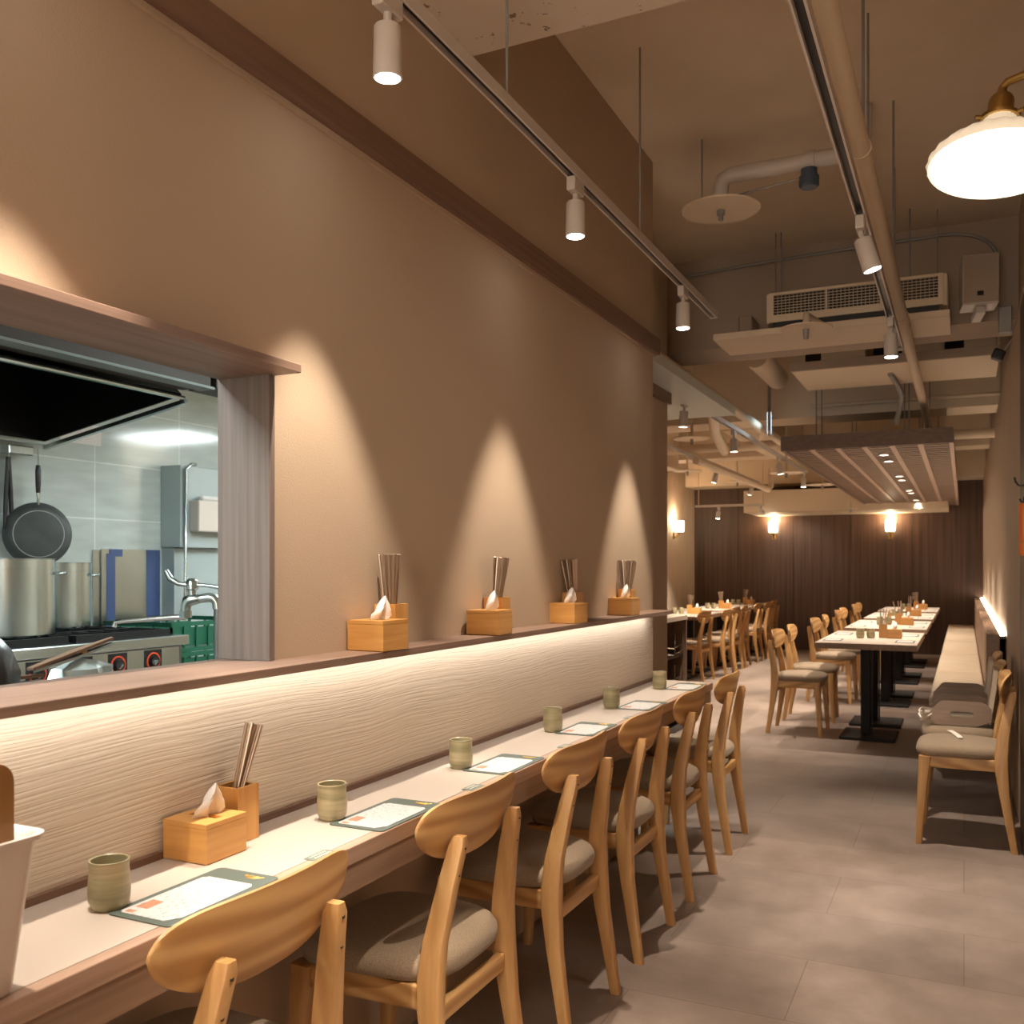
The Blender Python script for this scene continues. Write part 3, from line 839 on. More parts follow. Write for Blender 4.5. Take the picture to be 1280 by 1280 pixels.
# ------------------------------------------------------------------ kitchen
KX = -4.30
st = thing('gas_stove', 'stainless steel gas stove with red ringed knobs behind the hatch', 'stove', (0, 0, 0))
SX, SY = -3.42, 3.52
obj('body', box(BM(), -4.28, SX-.02, 1.2, SY-.03, .02, .905, .004, 1), 'steel_dark', st)
obj('top_rail', box(BM(), -4.285, SX, 1.2, SY, .906, .955, .006, 2), 'steel', st)
bm = BM()
for g in range(4):
    y1 = SY-.06-g*.58; y0 = y1-.54
    for x in (-4.2, -3.5): box(bm, x-.012, x+.012, y0, y1, .9555, .985)
    for y in (y0+.012, y1-.012): box(bm, -4.188, -3.512, y-.012, y+.012, .9555, .985)
    for k in range(1, 6):
        y = y0+(y1-y0)*k/6; box(bm, -4.188, -3.512, y-.005, y+.005, .965, .984)
    for k in range(1, 3):
        x = -4.2+.7*k/3; box(bm, x-.006, x+.006, y0+.024, y1-.024, .964, .9845)
obj('grate', bm, 'black_metal', st)
obj('control_panel', box(BM(), SX-.019, SX-.008, 1.2, SY-.06, .66, .902), 'steel', st)
for y in (2.68, 2.90, 3.09, 3.295):
    pl = obj('knob_plate', box(BM(), SX-.0078, SX-.0055, y-.052, y+.052, .79, .897), 'black', st)
    T = Matrix.Translation((SX-.0054, y, .845)) @ Matrix.Rotation(R(90), 4, 'Y')
    obj('dial_ring', lathe(BM(), [(.034, .0), (.034, .003), (.041, .003), (.041, 0)], 28, T), 'red', pl, 30)
    bm = BM(); lathe(bm, [(.026, 0), (.024, .018), (.001, .019)], 20, T)
    kb = obj('knob', bm, 'black', pl, 40)
    bm = BM(); box(bm, -.004, .004, -.022, .004, .019, .030, 0, 1, T @ Matrix.Rotation(R(40), 4, 'Z'))
    obj('knob_grip', bm, 'steel', pl)
# stock pots
def pot(x, y, r, h, lab):
    z0 = .9855
    t = thing('stock_pot', lab, 'pot', (x, y, z0), 0, 'stock pots on the stove')
    prof = [(.001, .001), (r-.006, .001), (r, .008), (r, h*.86), (r+.004, h*.862), (r+.004, h*.878), (r, h*.88), (r, h-.004), (r+.005, h-.002), (r+.005, h), (r-.003, h), (r-.004, h-.01), (r-.004, .01), (.001, .009)]
    obj('body', lathe(BM(), prof, 48), 'steel', t, 30)
    for s in (0, PI):
        bm = BM(); ca, sa = math.cos(s+.9), math.sin(s+.9)
        def P(d, k, z): return (ca*(r+d)-sa*k, sa*(r+d)+ca*k, z)
        path(bm, [P(0, -.045, h*.80), P(.03, -.04, h*.81), P(.042, 0, h*.815), P(.03, .04, h*.81), P(0, .045, h*.80)], .006, 8)
        obj('handle', bm, 'steel', t, 60)
pot(-3.74, 2.79, .178, .335, 'big stainless stock pot nearest the left edge on the stove')
pot(-4.05, 3.30, .136, .322, 'smaller stainless stock pot behind the big one on the stove')
# range hood
hd = thing('range_hood', 'black lined stainless range hood hanging above the stove', 'hood', (0, 0, 0))
def plate(bm, pts, th):
    pts = [Vector(p) for p in pts]; n = (pts[1]-pts[0]).cross(pts[2]-pts[0]).normalized()*th
    loft(bm, [pts, [p+n for p in pts]])
HY0, HY1 = .4, 3.34
bm = BM()
plate(bm, [(-3.3, HY0, 2.085), (-3.3, HY1, 2.085), (-3.55, HY1, 2.32), (-3.55, HY0, 2.32)], .008)
plate(bm, [(-3.55, HY0, 2.32), (-3.55, HY1, 2.32), (-4.24, HY1, 2.32), (-4.24, HY0, 2.32)], .008)
plate(bm, [(-4.235, HY0, 1.92), (-4.235, HY0, 2.32), (-4.235, HY1, 2.32), (-4.235, HY1, 1.92)], .008)
plate(bm, [(-3.30, HY1, 2.085), (-4.245, HY1, 1.92), (-4.245, HY1, 2.33), (-3.55, HY1, 2.33)], .010)
obj('lining', bm, 'hood_black', hd)
bm = BM()
path(bm, [(-3.3, HY0, 2.075), (-3.3, HY1+.02, 2.075)], .012, 8)
obj('front_lip', bm, 'steel', hd)
bm = BM()
plate(bm, [(-3.29, HY1+.01, 2.07), (-4.245, HY1+.01, 1.905), (-4.245, HY1+.035, 1.905), (-3.29, HY1+.035, 2.07)], .02)
plate(bm, [(-4.225, HY0, 1.905), (-4.225, HY1+.03, 1.905), (-4.255, HY1+.03, 1.905), (-4.255, HY0, 1.905)], .02)
obj('drip_rim', bm, 'steel', hd)
bm = BM(); plate(bm, [(-4.2, HY0, 1.96), (-3.75, HY0, 2.26), (-3.75, 2.65, 2.26), (-4.2, 2.65, 1.96)], .008)
obj('grease_filter', bm, 'steel_dark', hd)
obj('fascia', box(BM(), -3.13, -3.118, HY0, HY1, 2.112, 2.355), 'hood_brown', hd)
obj('flange', box(BM(), -3.20, -3.112, HY0, HY1+.02, 2.100, 2.111), 'flange', hd)
obj('underside', box(BM(), -3.29, -3.201, HY0, HY1, 2.108, 2.116), 'hood_brown', hd)
obj('end_duct', box(BM(), -3.29, -3.12, HY1+.04, 3.62, 2.112, 2.355), 'hood_brown', hd)
for (y, z) in ((2.60, 2.02), (3.05, 2.02)):
    T = Matrix.Translation((-4.222, y, z+.04)) @ Matrix.Rotation(R(90), 4, 'Y')
    obj('bolt', lathe(BM(), [(.018, -.012), (.016, .01), (.001, .014)], 12, T), 'steel_dark', hd)
obj('bracket_box', box(BM(), -4.27, -4.20, 3.13, 3.265, 1.84, 1.884, .004, 1), 'steel', hd)
# frying pan hanging
fp = thing('frying_pan', 'grey frying pan hanging by its black handle over the stove', 'pan', (-4.17, 3.27, 1.45))
T = Matrix.Rotation(R(-30), 4, 'Z') @ Matrix.Rotation(R(90), 4, 'Y')
r = .160
obj('pan_body', lathe(BM(), [(r, -.045), (r-.006, -.03), (r-.028, -.004), (r-.045, .0), (.001, .0), (.001, -.004), (r-.046, -.004), (r-.031, -.008), (r-.009, -.033), (r-.003, -.045)], 48, T), 'pan', fp, 40)
obj('base_ring', lathe(BM(), [(r-.046, .0003), (r-.046, .0016), (r-.042, .0016), (r-.042, .0003)], 48, T), 'ring', fp)
def PT(x, y, z): return T @ Vector((x, y, z))
ax = Vector((-.035, 0, 0))
obj('handle_neck', path(BM(), [PT(-r+.012, 0, -.028), PT(-r-.02, 0, -.020), PT(-r-.045, 0, -.024)], [.008, .007, .010], 8), 'steel', fp, 50)
obj('handle', path(BM(), [PT(-r-.046, 0, -.024), PT(-r-.09, 0, -.022), PT(-r-.16, 0, -.024), PT(-r-.185, 0, -.024)], [.010, .013, .014, .010], 10), 'black', fp, 50)
obj('hanging_loop', path(BM(), [PT(-r-.184, 0, -.024), PT(-r-.22, 0, -.024), PT(-r-.27, 0, -.026)], .003, 6), 'steel', fp)
tg = thing('kitchen_tongs', 'black handled tongs hanging on a hook left of the frying pan', 'tongs', (-4.268, 3.175, 1.47))
for s in (-1, 1):
    obj('arm', path(BM(), [(0, s*.004, .36), (0, s*.012, .2), (0, s*.016, .1), (0, s*.022, 0)], [.008, .011, .011, .006], 8), 'black', tg, 50)
obj('hook', path(BM(), [(0, 0, .36), (.0, .0, .39), (.02, .03, .41), (-.01, .05, .40)], .003, 6), 'steel', tg)
# notice on tiles
single('wall_notice', box(BM(), KX+.001, KX+.003, 3.50, 3.76, 1.95, 2.06), 'paper', 'white notice sheet on the tiles half behind the hood', 'notice')
# steel panel with blue film leaning at the wall
sp = thing('splash_guard', 'stainless splash guard edged with blue protective film beside the stove', 'panel', (0, 0, 0))
obj('sheet', box(BM(), KX+.012, KX+.02, 3.748, 4.168, .001, 1.385), 'steel', sp)
obj('film_strip', box(BM(), KX+.0205, KX+.0215, 3.78, 3.841, .90, 1.36), 'blue_film', sp)
obj('film_strip', box(BM(), KX+.0205, KX+.0215, 4.065, 4.167, .90, 1.385), 'blue_film', sp)
obj('film_strip', box(BM(), KX+.022, KX+.023, 3.80, 3.89, 1.345, 1.385), 'blue_film', sp)
single('splash_plate', box(BM(), KX+.001, KX+.01, 3.70, 3.746, .001, 1.38), 'steel', 'narrow stainless splash plate left of the blue filmed panel', 'panel')
# electrical cabinet and lower wall
cb = thing('wall_cabinet', 'grey enamel wall cabinet beside the tiled kitchen wall', 'cabinet', (0, 0, 0))
obj('body', box(BM(), KX+.001, -4.14, 4.19, 5.6, 1.40, 1.885, .004, 1), 'cabinet_grey', cb)
obj('lower_panel', box(BM(), KX+.001, -4.20, 4.20, 5.6, .001, 1.398), 'cabinet_grey', cb)
obj('conduit', path(BM(), [(-4.127, 4.215, 1.0), (-4.127, 4.215, 1.86), (-4.127, 4.26, 1.893), (-4.15, 4.32, 1.899)], .010, 8), 'steel', cb, 60)
pd = thing('towel_dispenser', 'white paper towel dispenser on the grey kitchen cabinet', 'dispenser', (0, 0, 0))
obj('body', box(BM(), -4.138, -4.06, 4.255, 4.60, 1.495, 1.68, .008, 2), 'white_plastic', pd)
obj('towel', box(BM(), -4.12, -4.075, 4.30, 4.57, 1.6802, 1.71, .01, 1), 'paper', pd)
# green crates
def crate(y0, z0, lab):
    t = thing('plastic_crate', lab, 'crate', (0, 0, 0), 0, 'green plastic crates beside the stove')
    x0, x1, y1, h = -4.1, -3.62, y0+.62, .155
    bm = BM()
    for zz in (z0, z0+h-.022): 
        for a in ((x0, x1, y0, y0+.012), (x0, x1, y1-.012, y1), (x0, x0+.012, y0+.012, y1-.012), (x1-.012, x1, y0+.012, y1-.012)): box(bm, *a, zz, zz+.022)
    n = 7
    for k in range(n+1):
        y = y0+.006+(y1-y0-.012)*k/n
        for x in (x0, x1-.010): box(bm, x, x+.010, y-.006, y+.006, z0+.022, z0+h-.022)
    for k in range(5):
        x = x0+.006+(x1-x0-.012)*k/4
        for y in (y0, y1-.010): box(bm, x-.006, x+.006, y, y+.010, z0+.022, z0+h-.022)
    obj('frame', bm, 'green_plastic', t)
    bm = BM(); box(bm, x0+.013, x1-.013, y0+.013, y1-.013, z0+.004, z0+.012)
    for a in ((x0+.011, x1-.011, y0+.0105, y0+.0125), (x0+.0105, x0+.0125, y0+.013, y1-.013), (x1-.0125, x1-.0105, y0+.013, y1-.013)): box(bm, *a, z0+.03, z0+h-.03)
    obj('panel', bm, 'green_plastic', t)
CN = ['lowest', 'fourth from the top', 'third from the top', 'second', 'top']
for k in range(5): crate(3.60, .215+k*.158, 'green plastic crate, %s of the stack beside the stove' % CN[k])
box_b = BM(); box(box_b, -4.1, -3.62, 3.6, 4.22, .001, .213); single('crate_dolly', box_b, 'green_plastic', 'dark green base under the stacked kitchen crates', 'base')
# pot filler tap near the hatch
tp = thing('kitchen_tap', 'stainless lever tap with long spout behind the hatch', 'tap', (-2.056, 2.233, 0))
E = Vector((-.903, -.43, 0)); U = Vector((0, 0, 1))
def Q(a, z): return E*a + U*z
obj('riser', path(BM(), [(0, 0, .001), (0, 0, 1.16)], .0125, 12), 'steel_dark', tp, 60)
obj('elbow', path(BM(), [Q(0, 1.155), Q(.002, 1.175), Q(.012, 1.188), Q(.028, 1.19), Q(.055, 1.186)], [.0155, .0155, .0155, .0145, .0135], 12), 'steel', tp, 60)
obj('valve_body', path(BM(), [Q(.055, 1.186), Q(.075, 1.185), Q(.092, 1.178), Q(.098, 1.163), Q(.098, 1.15)], [.014, .019, .019, .016, .015], 14), 'steel', tp, 60)
obj('valve_cap', lathe(BM(), [(.001, 0), (.013, 0), (.013, .014), (.019, .018), (.019, .042), (.011, .050), (.001, .051)], 20, Matrix.Translation(Q(.078, 1.198))), 'steel', tp, 50)
obj('lever', path(BM(), [Q(.062, 1.228), Q(.03, 1.226), Q(-.03, 1.216)], [.007, .006, .008], 10), 'steel', tp, 60)
obj('lever', path(BM(), [Q(.095, 1.228), Q(.12, 1.232), Q(.145, 1.248), Q(.158, 1.272)], [.007, .008, .010, .007], 10), 'steel', tp, 60)
obj('nut', lathe(BM(), [(.001, 0), (.019, 0), (.019, .022), (.001, .023)], 6, Matrix.Translation(Q(.098, 1.128))), 'steel', tp)
obj('spout', path(BM(), [Q(.098, 1.130), Q(.13, 1.130), Q(.29, 1.118), Q(.312, 1.115), Q(.316, 1.100)], [.010, .0085, .0075, .0075, .008], 10), 'chrome', tp, 60)
# worktop behind the hatch and things on it
single('kitchen_worktop', box(BM(), -1.68, -1.4585, -.7, 1.55, .001, 1.03), 'steel', 'low stainless worktop inside the kitchen hatch', 'worktop')
def knife(p, q, lab):
    t = thing('steel_tongs', lab, 'utensil', (0, 0, 0), 0, 'steel utensils on the kitchen worktop')
    p, q = Vector(p), Vector(q); d = (q-p)
    for k, (nm, mm, s) in enumerate((('arm', 'steel', -1), ('arm', 'apron', 1))):  # upper arm is brown: reflection in the steel put into its colour
        off = Vector((0, .0, s*.0055))
        a = d.cross(Vector((0, 0, 1))).normalized()*.010; bb = Vector((0, 0, .0035))
        obj(nm, rbar(BM(), [(p+off*.4, a*.8, bb), (p+d*.5+off, a, bb), (q+off, a*.5, bb)], .3), mm, t)
    obj('clip', path(BM(), [p+d*.62+Vector((0, 0, -.008)), p+d*.62+Vector((0, 0, .008))], .0085, 8), 'brass', t)
knife((-1.58, 1.22, 1.088), (-1.60, 1.427, 1.128), 'long steel tongs leaning up behind the hatch sill')
knife((-1.58, 1.06, 1.074), (-1.585, 1.25, 1.070), 'flat steel tongs lying at the hatch sill')
bm = BM()
rings = []
for z, rr in ((0, .04), (.02, .06), (.06, .062), (.10, .05), (.13, .025), (.14, .004)):
    rings.append([Vector((rr*math.cos(a)*(1+.2*math.sin(3*a+z*40)), rr*math.sin(a)*(1+.2*math.cos(5*a+z*25)), z)) for a in [2*PI*k/18 for k in range(18)]])
single('plastic_bag', loft(bm, rings), 'bag', 'crumpled black plastic bag at the left edge behind the hatch', 'bag', None, 60, (-1.59, 1.125, 1.0305))
bm = BM(); rings = []
for z, rr in ((0, .03), (.02, .045), (.05, .04), (.062, .02), (.068, .003)):
    rings.append([Vector((rr*math.cos(a)*(1+.3*math.sin(4*a+z*50)), 1.5*rr*math.sin(a)*(1+.25*math.cos(3*a+z*35)), z)) for a in [2*PI*k/18 for k in range(18)]])
single('film_wrap', loft(bm, rings), 'foil', 'crumpled clear film behind the tongs at the hatch sill', 'wrap', None, 30, (-1.60, 1.35, 1.0305))
# kitchen ceiling lights
for i, (x0, x1, y0, y1) in enumerate(((-3.17, -2.4, 5.5, 6.05), (-2.35, -1.85, 3.3, 4.2), (-2.2, -1.7, -.5, .7))):
    t = thing('ceiling_light', ['bright kitchen ceiling light whose reflection shows on the tiles', 'bright kitchen ceiling light panel over the passage behind the hatch', 'bright kitchen ceiling light panel at the near end of the kitchen'][i], 'light', (0, 0, 0))
    obj('diffuser', box(BM(), x0, x1, y0, y1, 2.338, 2.35), 'kitchen_lamp', t)
    bm = BM(); box(bm, x0-.02, x1+.02, y0-.02, y0-.001, 2.335, 2.3595); box(bm, x0-.02, x1+.02, y1+.001, y1+.02, 2.335, 2.3595)
    box(bm, x0-.02, x0-.001, y0-.001, y1+.001, 2.335, 2.3595); box(bm, x1+.001, x1+.02, y0-.001, y1+.001, 2.335, 2.3595)
    obj('frame', bm, 'white_metal', t)

# ------------------------------------------------------------------ ceiling: tracks, spots, pipes
def rail(x, y0, y1, z, lab, along='y'):
    t = thing('light_track', lab, 'track', (0, 0, 0))
    if along == 'y':
        bm = BM(); w = .017
        box(bm, x-w, x-w+.006, y0, y1, z-.012, z+.02); box(bm, x+w-.006, x+w, y0, y1, z-.012, z+.02); box(bm, x-w+.006, x+w-.006, y0, y1, z+.014, z+.02)
        box(bm, x-w+.0062, x+w-.0062, y1-.02, y1, z-.011, z+.0138)
        obj('channel', bm, 'white_metal', t)
        obj('slot', box(BM(), x-w+.0062, x+w-.0062, y0+.01, y1-.021, z+.004, z+.0138), 'black', t)
    else:
        bm = BM(); box(bm, y0, y1, x-.017, x+.017, z-.012, z+.02); obj('channel', bm, 'white_metal', t)
    return t
def rods(parent, pts, z0, z1, r=.004):
    for x, y in pts:
        obj('hanging_rod', tube(BM(), (x, y, z0), (x, y, z1), r, None, 8), 'grey_metal', parent)
t = rail(-1.08, -.6, 4.53, 2.486, 'long white light track above the bar counter')
rods(t, ((-1.08, 2.24), (-1.08, 3.37)), 2.507, 2.786)
# the second rod reaches the ceiling
obj('hanging_rod', tube(BM(), (-1.08, 3.37, 2.78), (-1.08, 3.37, CZ), .004, None, 8), 'grey_metal', t)
t2 = rail(-.30, -.5, 5.33, 2.42, 'white light track along the middle of the aisle')
rods(t2, ((-.30, 3.5), (-.30, 4.9)), 2.441, CZ)
def head(x, y, z, aim, lab, power, size, blend, group, lens='lens', far=False, s=1.0, real=True):
    """track spot: adapter, arm, cylinder with lens; aim = downward direction"""
    t = thing('track_spotlight', lab, 'spotlight', (x, y, z), 0, group)
    d = Vector(aim).normalized()
    obj('adapter', box(BM(), -.014*s, .014*s, -.04*s, .04*s, -.055*s, -.0125, .003, 1), 'white_metal', t)
    pv = Vector((0, 0, -.064*s))
    obj('joint', path(BM(), [(0, 0, -.055*s), pv, pv+d*.02*s], .009*s, 8), 'white_metal', t)
    T = Matrix.Translation(pv+d*.016*s) @ d.to_track_quat('Z', 'Y').to_matrix().to_4x4()
    rr = .0285*s; h = .105*s
    obj('housing', lathe(BM(), [(.001, 0), (rr-.003, .0), (rr, .004), (rr+.002*s, h), (rr-.002*s, h+.001), (rr-.003*s, h-.006), (.001, h-.007)], 28, T), 'white_metal', t, 40)
    obj('lens', lathe(BM(), [(.001, h+.0035), (rr-.0035*s, h+.0025), (rr-.0035*s, h-.0055), (.001, h-.0055)], 28, T), lens, t)
    if power:
        w = Vector((x, y, z))+pv+d*(.016*s+h+.012)
        o = spot('spot lamp', w, w+d, power, size, blend)
    return t
G1 = 'spotlights on the counter track'
H1 = [(.92, 'counter track spotlight just left of the picture'), (1.67, 'nearest visible counter track spotlight at the top of the picture'), (2.725, 'middle counter track spotlight above the wall shelf'), (3.965, 'farthest counter track spotlight near the track end')]
for k, (y, lab) in enumerate(H1): head(-1.08, y, 2.486, ((-.06, .06, -1), (-.04, .06, -1), (0, 0, -1), (0, 0, -1))[k], lab, 66, 50, .5, G1)
G2 = 'spotlights on the aisle track'
head(-.30, 3.25, 2.42, (.30, .10, -1), 'tilted aisle track spotlight turned to the right wall', 90, 62, .6, G2)
head(-.30, 4.62, 2.42, (.02, .0, -1), 'upright aisle track spotlight in front of the air conditioner', 90, 66, .6, G2)
head(-.30, 1.2, 2.42, (.0, .05, -1), 'added aisle track spotlight out of view above the camera', 80, 66, .6, G2)  # extra head beyond the frame, added to light the near aisle

# main pipe with cross pipe, sprinkler
pm = thing('ceiling_pipe', 'long cream pipe running the length of the ceiling over the aisle', 'pipe', (0, 0, 0))
obj('pipe', tube(BM(), (-.275, -.5, 2.51), (-.275, 13.0, 2.51), .029, None, 16), 'cream', pm, 40)
for y in (2.95, 5.0): obj('collar', tube(BM(), (-.275, y, 2.51), (-.275, y+.10, 2.51), .033, None, 16), 'cream', pm, 40)
for y in (2.9, 4.2, 5.5): obj('hanging_rod', tube(BM(), (-.262, y, 2.53), (-.262, y, CZ), .0045, None, 8), 'grey_metal', pm)
sk = thing('sprinkler', 'ceiling sprinkler with round cream disc and bent feed pipe', 'sprinkler', (-.97, 4.19, 2.86))
def disc_bm(r): return lathe(BM(), [(.001, .0), (r-.004, .0), (r, .003), (r, .006), (.001, .007)], 40)
obj('disc', disc_bm(.172), 'cream', sk, 30)
obj('feed_pipe', path(BM(), [(0, 0, .0075), (0, 0, .10), (.012, 0, .135), (.045, 0, .148), (.50, 0, .150), (.56, 0, .16), (.59, 0, .19), (.595, 0, .339)], .034, 16), 'white_metal', sk, 50)
obj('collar', tube(BM(), (.36, 0, .150), (.40, 0, .150), .041, None, 16), 'white_metal', sk, 40)
obj('nozzle', lathe(BM(), [(.001, 0), (.018, 0), (.018, -.02), (.011, -.022), (.011, -.045), (.001, -.046)], 14), 'grey_metal', sk, 40)
obj('blue_cap', lathe(BM(), [(.001, .116), (.034, .115), (.034, .085), (.042, .083), (.042, .045), (.034, .036), (.001, .035)], 18, Matrix.Translation((.375, 0, 0))), 'bluecap', sk, 40)
obj('brace_rod', path(BM(), [(-.09, .02, .03), (.0, .03, .06), (.33, .045, .10)], .004, 6), 'grey_metal', sk)
obj('hanging_rod', tube(BM(), (-.09, .02, .0072), (-.09, .02, .339), .004, None, 6), 'grey_metal', sk)

# wall lamp with glass shade, top right
wl = thing('wall_lamp', 'brass wall lamp with lit ribbed white glass shade at the top right', 'lamp', (.062, 2.22, 2.135))
T = Matrix.Rotation(R(-10), 4, 'X') @ Matrix.Rotation(R(4), 4, 'Y') @ Matrix.Scale(.955, 4)
rib = BM(); rings = []
n = 72
for r, z in ((.138, -.020), (.141, -.012), (.136, .0), (.112, .022), (.078, .042), (.052, .056), (.040, .070), (.034, .086), (.030, .086), (.036, .070), (.049, .053), (.075, .039), (.108, .019), (.130, -.003), (.134, -.018)):
    rings.append([T @ Vector((r*(1+(.018*math.sin(k*math.pi/1.5) if z > -.015 else 0))*math.cos(2*PI*k/n), r*(1+(.018*math.sin(k*PI/1.5) if z > -.015 else 0))*math.sin(2*PI*k/n), z)) for k in range(n)])
loft(rib, rings, False)
obj('glass_shade', rib, M['shade'], wl, 60)
obj('diffuser', lathe(BM(), [(.001, -.014), (.110, -.012), (.129, -.008), (.110, .004), (.001, .008)], 40, T), 'bulb', wl, 50)
obj('socket', lathe(BM(), [(.001, .087), (.040, .087), (.041, .094), (.026, .098), (.026, .132), (.022, .142), (.012, .148), (.008, .165), (.001, .166)], 24, T), 'brass', wl, 40)
for a in (200, 330): 
    obj('set_screw', tube(BM(), T @ Vector((.036*math.cos(R(a)), .036*math.sin(R(a)), .091)), T @ Vector((.052*math.cos(R(a)), .052*math.sin(R(a)), .091)), .004, None, 8), 'brass', wl)
top = T @ Vector((0, 0, .163))
obj('arm', path(BM(), [top, top+Vector((.01, 0, .012)), top+Vector((.05, .0, .022)), top+Vector((.10, .0, .035)), (.186, 0, .225), (.2, 0, .222)], .0085, 10), 'brass', wl, 50)
obj('wall_plate', lathe(BM(), [(.001, 0), (.05, .0), (.05, .008), (.001, .012)], 24, Matrix.Translation((.2065, 0, .222)) @ Matrix.Rotation(R(-90), 4, 'Y')), 'brass', wl, 40)

# air conditioner
ac = thing('air_conditioner', 'cream air conditioner with dark grille hanging in front of the concrete beam', 'air conditioner', (0, 0, 0))
AX0, AX1, AY = -.995, -.098, 5.47
obj('body', box(BM(), AX0-.02, AX1+.02, AY+.03, 5.85, 2.665, 2.835, .004, 1), 'cream', ac)
bm = BM()
box(bm, AX0, AX1, AY, AY+.03, 2.815, 2.83); box(bm, AX0, AX1, AY, AY+.03, 2.665, 2.705)
for x in (AX0, AX1-.025): box(bm, x, x+.025, AY, AY+.03, 2.705, 2.815)
for x in (AX0+.31, AX0+.59): box(bm, x-.004, x+.004, AY, AY+.03, 2.705, 2.815)
obj('grille_frame', bm, 'cream', ac)
obj('grille_back', box(BM(), AX0+.025, AX1-.025, AY+.018, AY+.029, 2.705, 2.815), 'black', ac)
bm = BM()
for k in range(1, 7): box(bm, AX0+.025, AX1-.025, AY+.006, AY+.012, 2.705+.1105*k/7-.0014, 2.705+.1105*k/7+.0014)
for k in range(1, 40): x = AX0+.025+(AX1-AX0-.05)*k/40; box(bm, x-.0011, x+.0011, AY+.0125, AY+.017, 2.705, 2.815)
obj('grille', bm, 'cream', ac)
obj('outlet_slot', box(BM(), AX0+.02, AX1-.02, AY+.01, AY+.029, 2.632, 2.6645), 'black', ac)
obj('drain_tray', box(BM(), -1.30, -.065, 5.42, 5.855, 2.585, 2.622, .003, 1), 'cream', ac)
for x in (AX0+.02, AX0+.05, AX1-.03): obj('hanging_rod', tube(BM(), (x, AY+.1, 2.835), (x, AY+.1, CZ), .004, None, 6), 'grey_metal', ac)
# valve block left of it
single('junction_box', box(BM(), -1.20, -1.12, 5.62, 5.855, 2.66, 2.76, .006, 1), 'conc', 'small grey junction box on the beam left of the air conditioner', 'box')
# speaker
sk2 = thing('wall_speaker', 'light grey box speaker on the beam at the top right', 'speaker', (.072, 5.66, 2.66), R(6))
obj('cabinet', box(BM(), -.088, .088, -.08, .10, .012, .275, .006, 2), 'white_metal', sk2)
obj('grille', box(BM(), -.082, .082, -.086, -.0805, .022, .270), 'conc', sk2)
obj('badge', box(BM(), -.018, .012, -.0885, -.0862, .055, .078), 'black', sk2)
obj('bracket', box(BM(), -.02, .03, -.04, .18, -.025, .0115, .004, 1), 'white_metal', sk2)
# conduit in the beam corner
cd = thing('conduit', 'thin grey conduit bending down the concrete beam beside the speaker', 'conduit', (0, 0, 0))
pts = [(-1.64, 5.845, 3.10), (-1.2, 5.845, 3.125), (-.6, 5.845, 3.14), (-.1, 5.845, 3.145)]
for k in range(1, 9): a = R(90*k/8); pts.append((-.1+.26*math.sin(a), 5.845, 2.985+.16*math.cos(a)))
pts += [(.16, 5.845, 2.80), (.16, 5.845, 2.71)]
obj('pipe', path(BM(), pts, .010, 8), 'grey_metal', cd, 60)
obj('end_box', box(BM(), .17, .235, 5.80, 5.855, 2.56, 2.70, .004, 1), 'grey_metal', cd)
cv = thing('security_camera', 'small black security camera on the upper right wall', 'camera', (.19, 6.55, 2.585))
T = Matrix.Rotation(R(25), 4, 'Y')
obj('body', box(BM(), -.035, .035, -.05, .03, -.032, .032, .012, 3, T), 'black', cv)
obj('arm', path(BM(), [(.03, -.01, .02), (.055, -.02, .06), (.0795, -.02, .09)], .007, 8), 'white_metal', cv, 60)
# duct unit behind the beam
du = thing('duct_unit', 'cream ducted ceiling unit behind the concrete beam', 'duct', (0, 0, 0))
obj('tray', box(BM(), -1.05, .20, 6.55, 7.35, 2.60, 2.64), 'cream', du)
obj('rail', box(BM(), -1.05, .20, 6.52, 6.549, 2.59, 2.645), 'conc', du)
for a, b_ in ((-.86, -.58), (-.36, -.12), (.0, .18)): obj('duct_box', box(BM(), a, b_, 6.6, 7.2, 2.645, 2.86, .004, 1), 'cream', du)
obj('back_board', box(BM(), -1.05, .20, 7.21, 7.23, 2.645, 2.95), 'glass_dark', du)
obj('flexible_hose', path(BM(), [(-.45, 6.9, 2.59), (-.42, 7.2, 2.57), (-.40, 7.35, 2.52), (-.42, 7.44, 2.44), (-.45, 7.46, 2.33)], .018, 10), 'grey_metal', du, 60)
# rear cross pipes
def pipe(pts, r, lab, mat='cream', name='ceiling_pipe'):
    single(name, path(BM(), pts, r, 12), mat, lab, 'pipe', None, 50)
pipe([(-1.6, 5.2, 2.5), (-1.6, 13.4, 2.5)], .036, 'cream pipe passing the recessed wall end into the rear room')
pipe([(-1.2, 8.55, 2.68), (.262, 8.55, 2.68)], .016, 'thin cream cross pipe before the rear beam')
pipe([(-3.95, 9.6, 2.50), (.262, 9.6, 2.50)], .045, 'thick cream cross pipe over the slatted lattice')
pipe([(-2.3, 8.9, 2.30), (-2.3, 12.6, 2.30), (-2.3, 12.8, 2.36), (-2.3, 12.8, 2.60)], .035, 'cream bent pipe on the left of the rear ceiling')
pipe([(-1.75, 7.2, 2.62), (-1.95, 8.2, 2.45), (-2.15, 9.45, 2.44)], .045, 'slanting cream pipe behind the recessed wall end')
single('air_duct', box(BM(), -2.15, -1.75, 9.3, 11.8, 2.62, CZ-.001, .01, 1), 'cream', 'rectangular cream air duct over the rear left ceiling', 'duct')
single('air_duct', box(BM(), -3.9, -3.28, 9.9, 11.85, 2.52, CZ-.001, .01, 1), 'cream', 'wide cream air duct above the far left tables', 'duct')
single('air_duct', box(BM(), -3.2, -2.6, 7.3, 7.9, 2.58, CZ-.001, .01, 1), 'cream', 'square cream duct just behind the recessed wall end', 'duct')
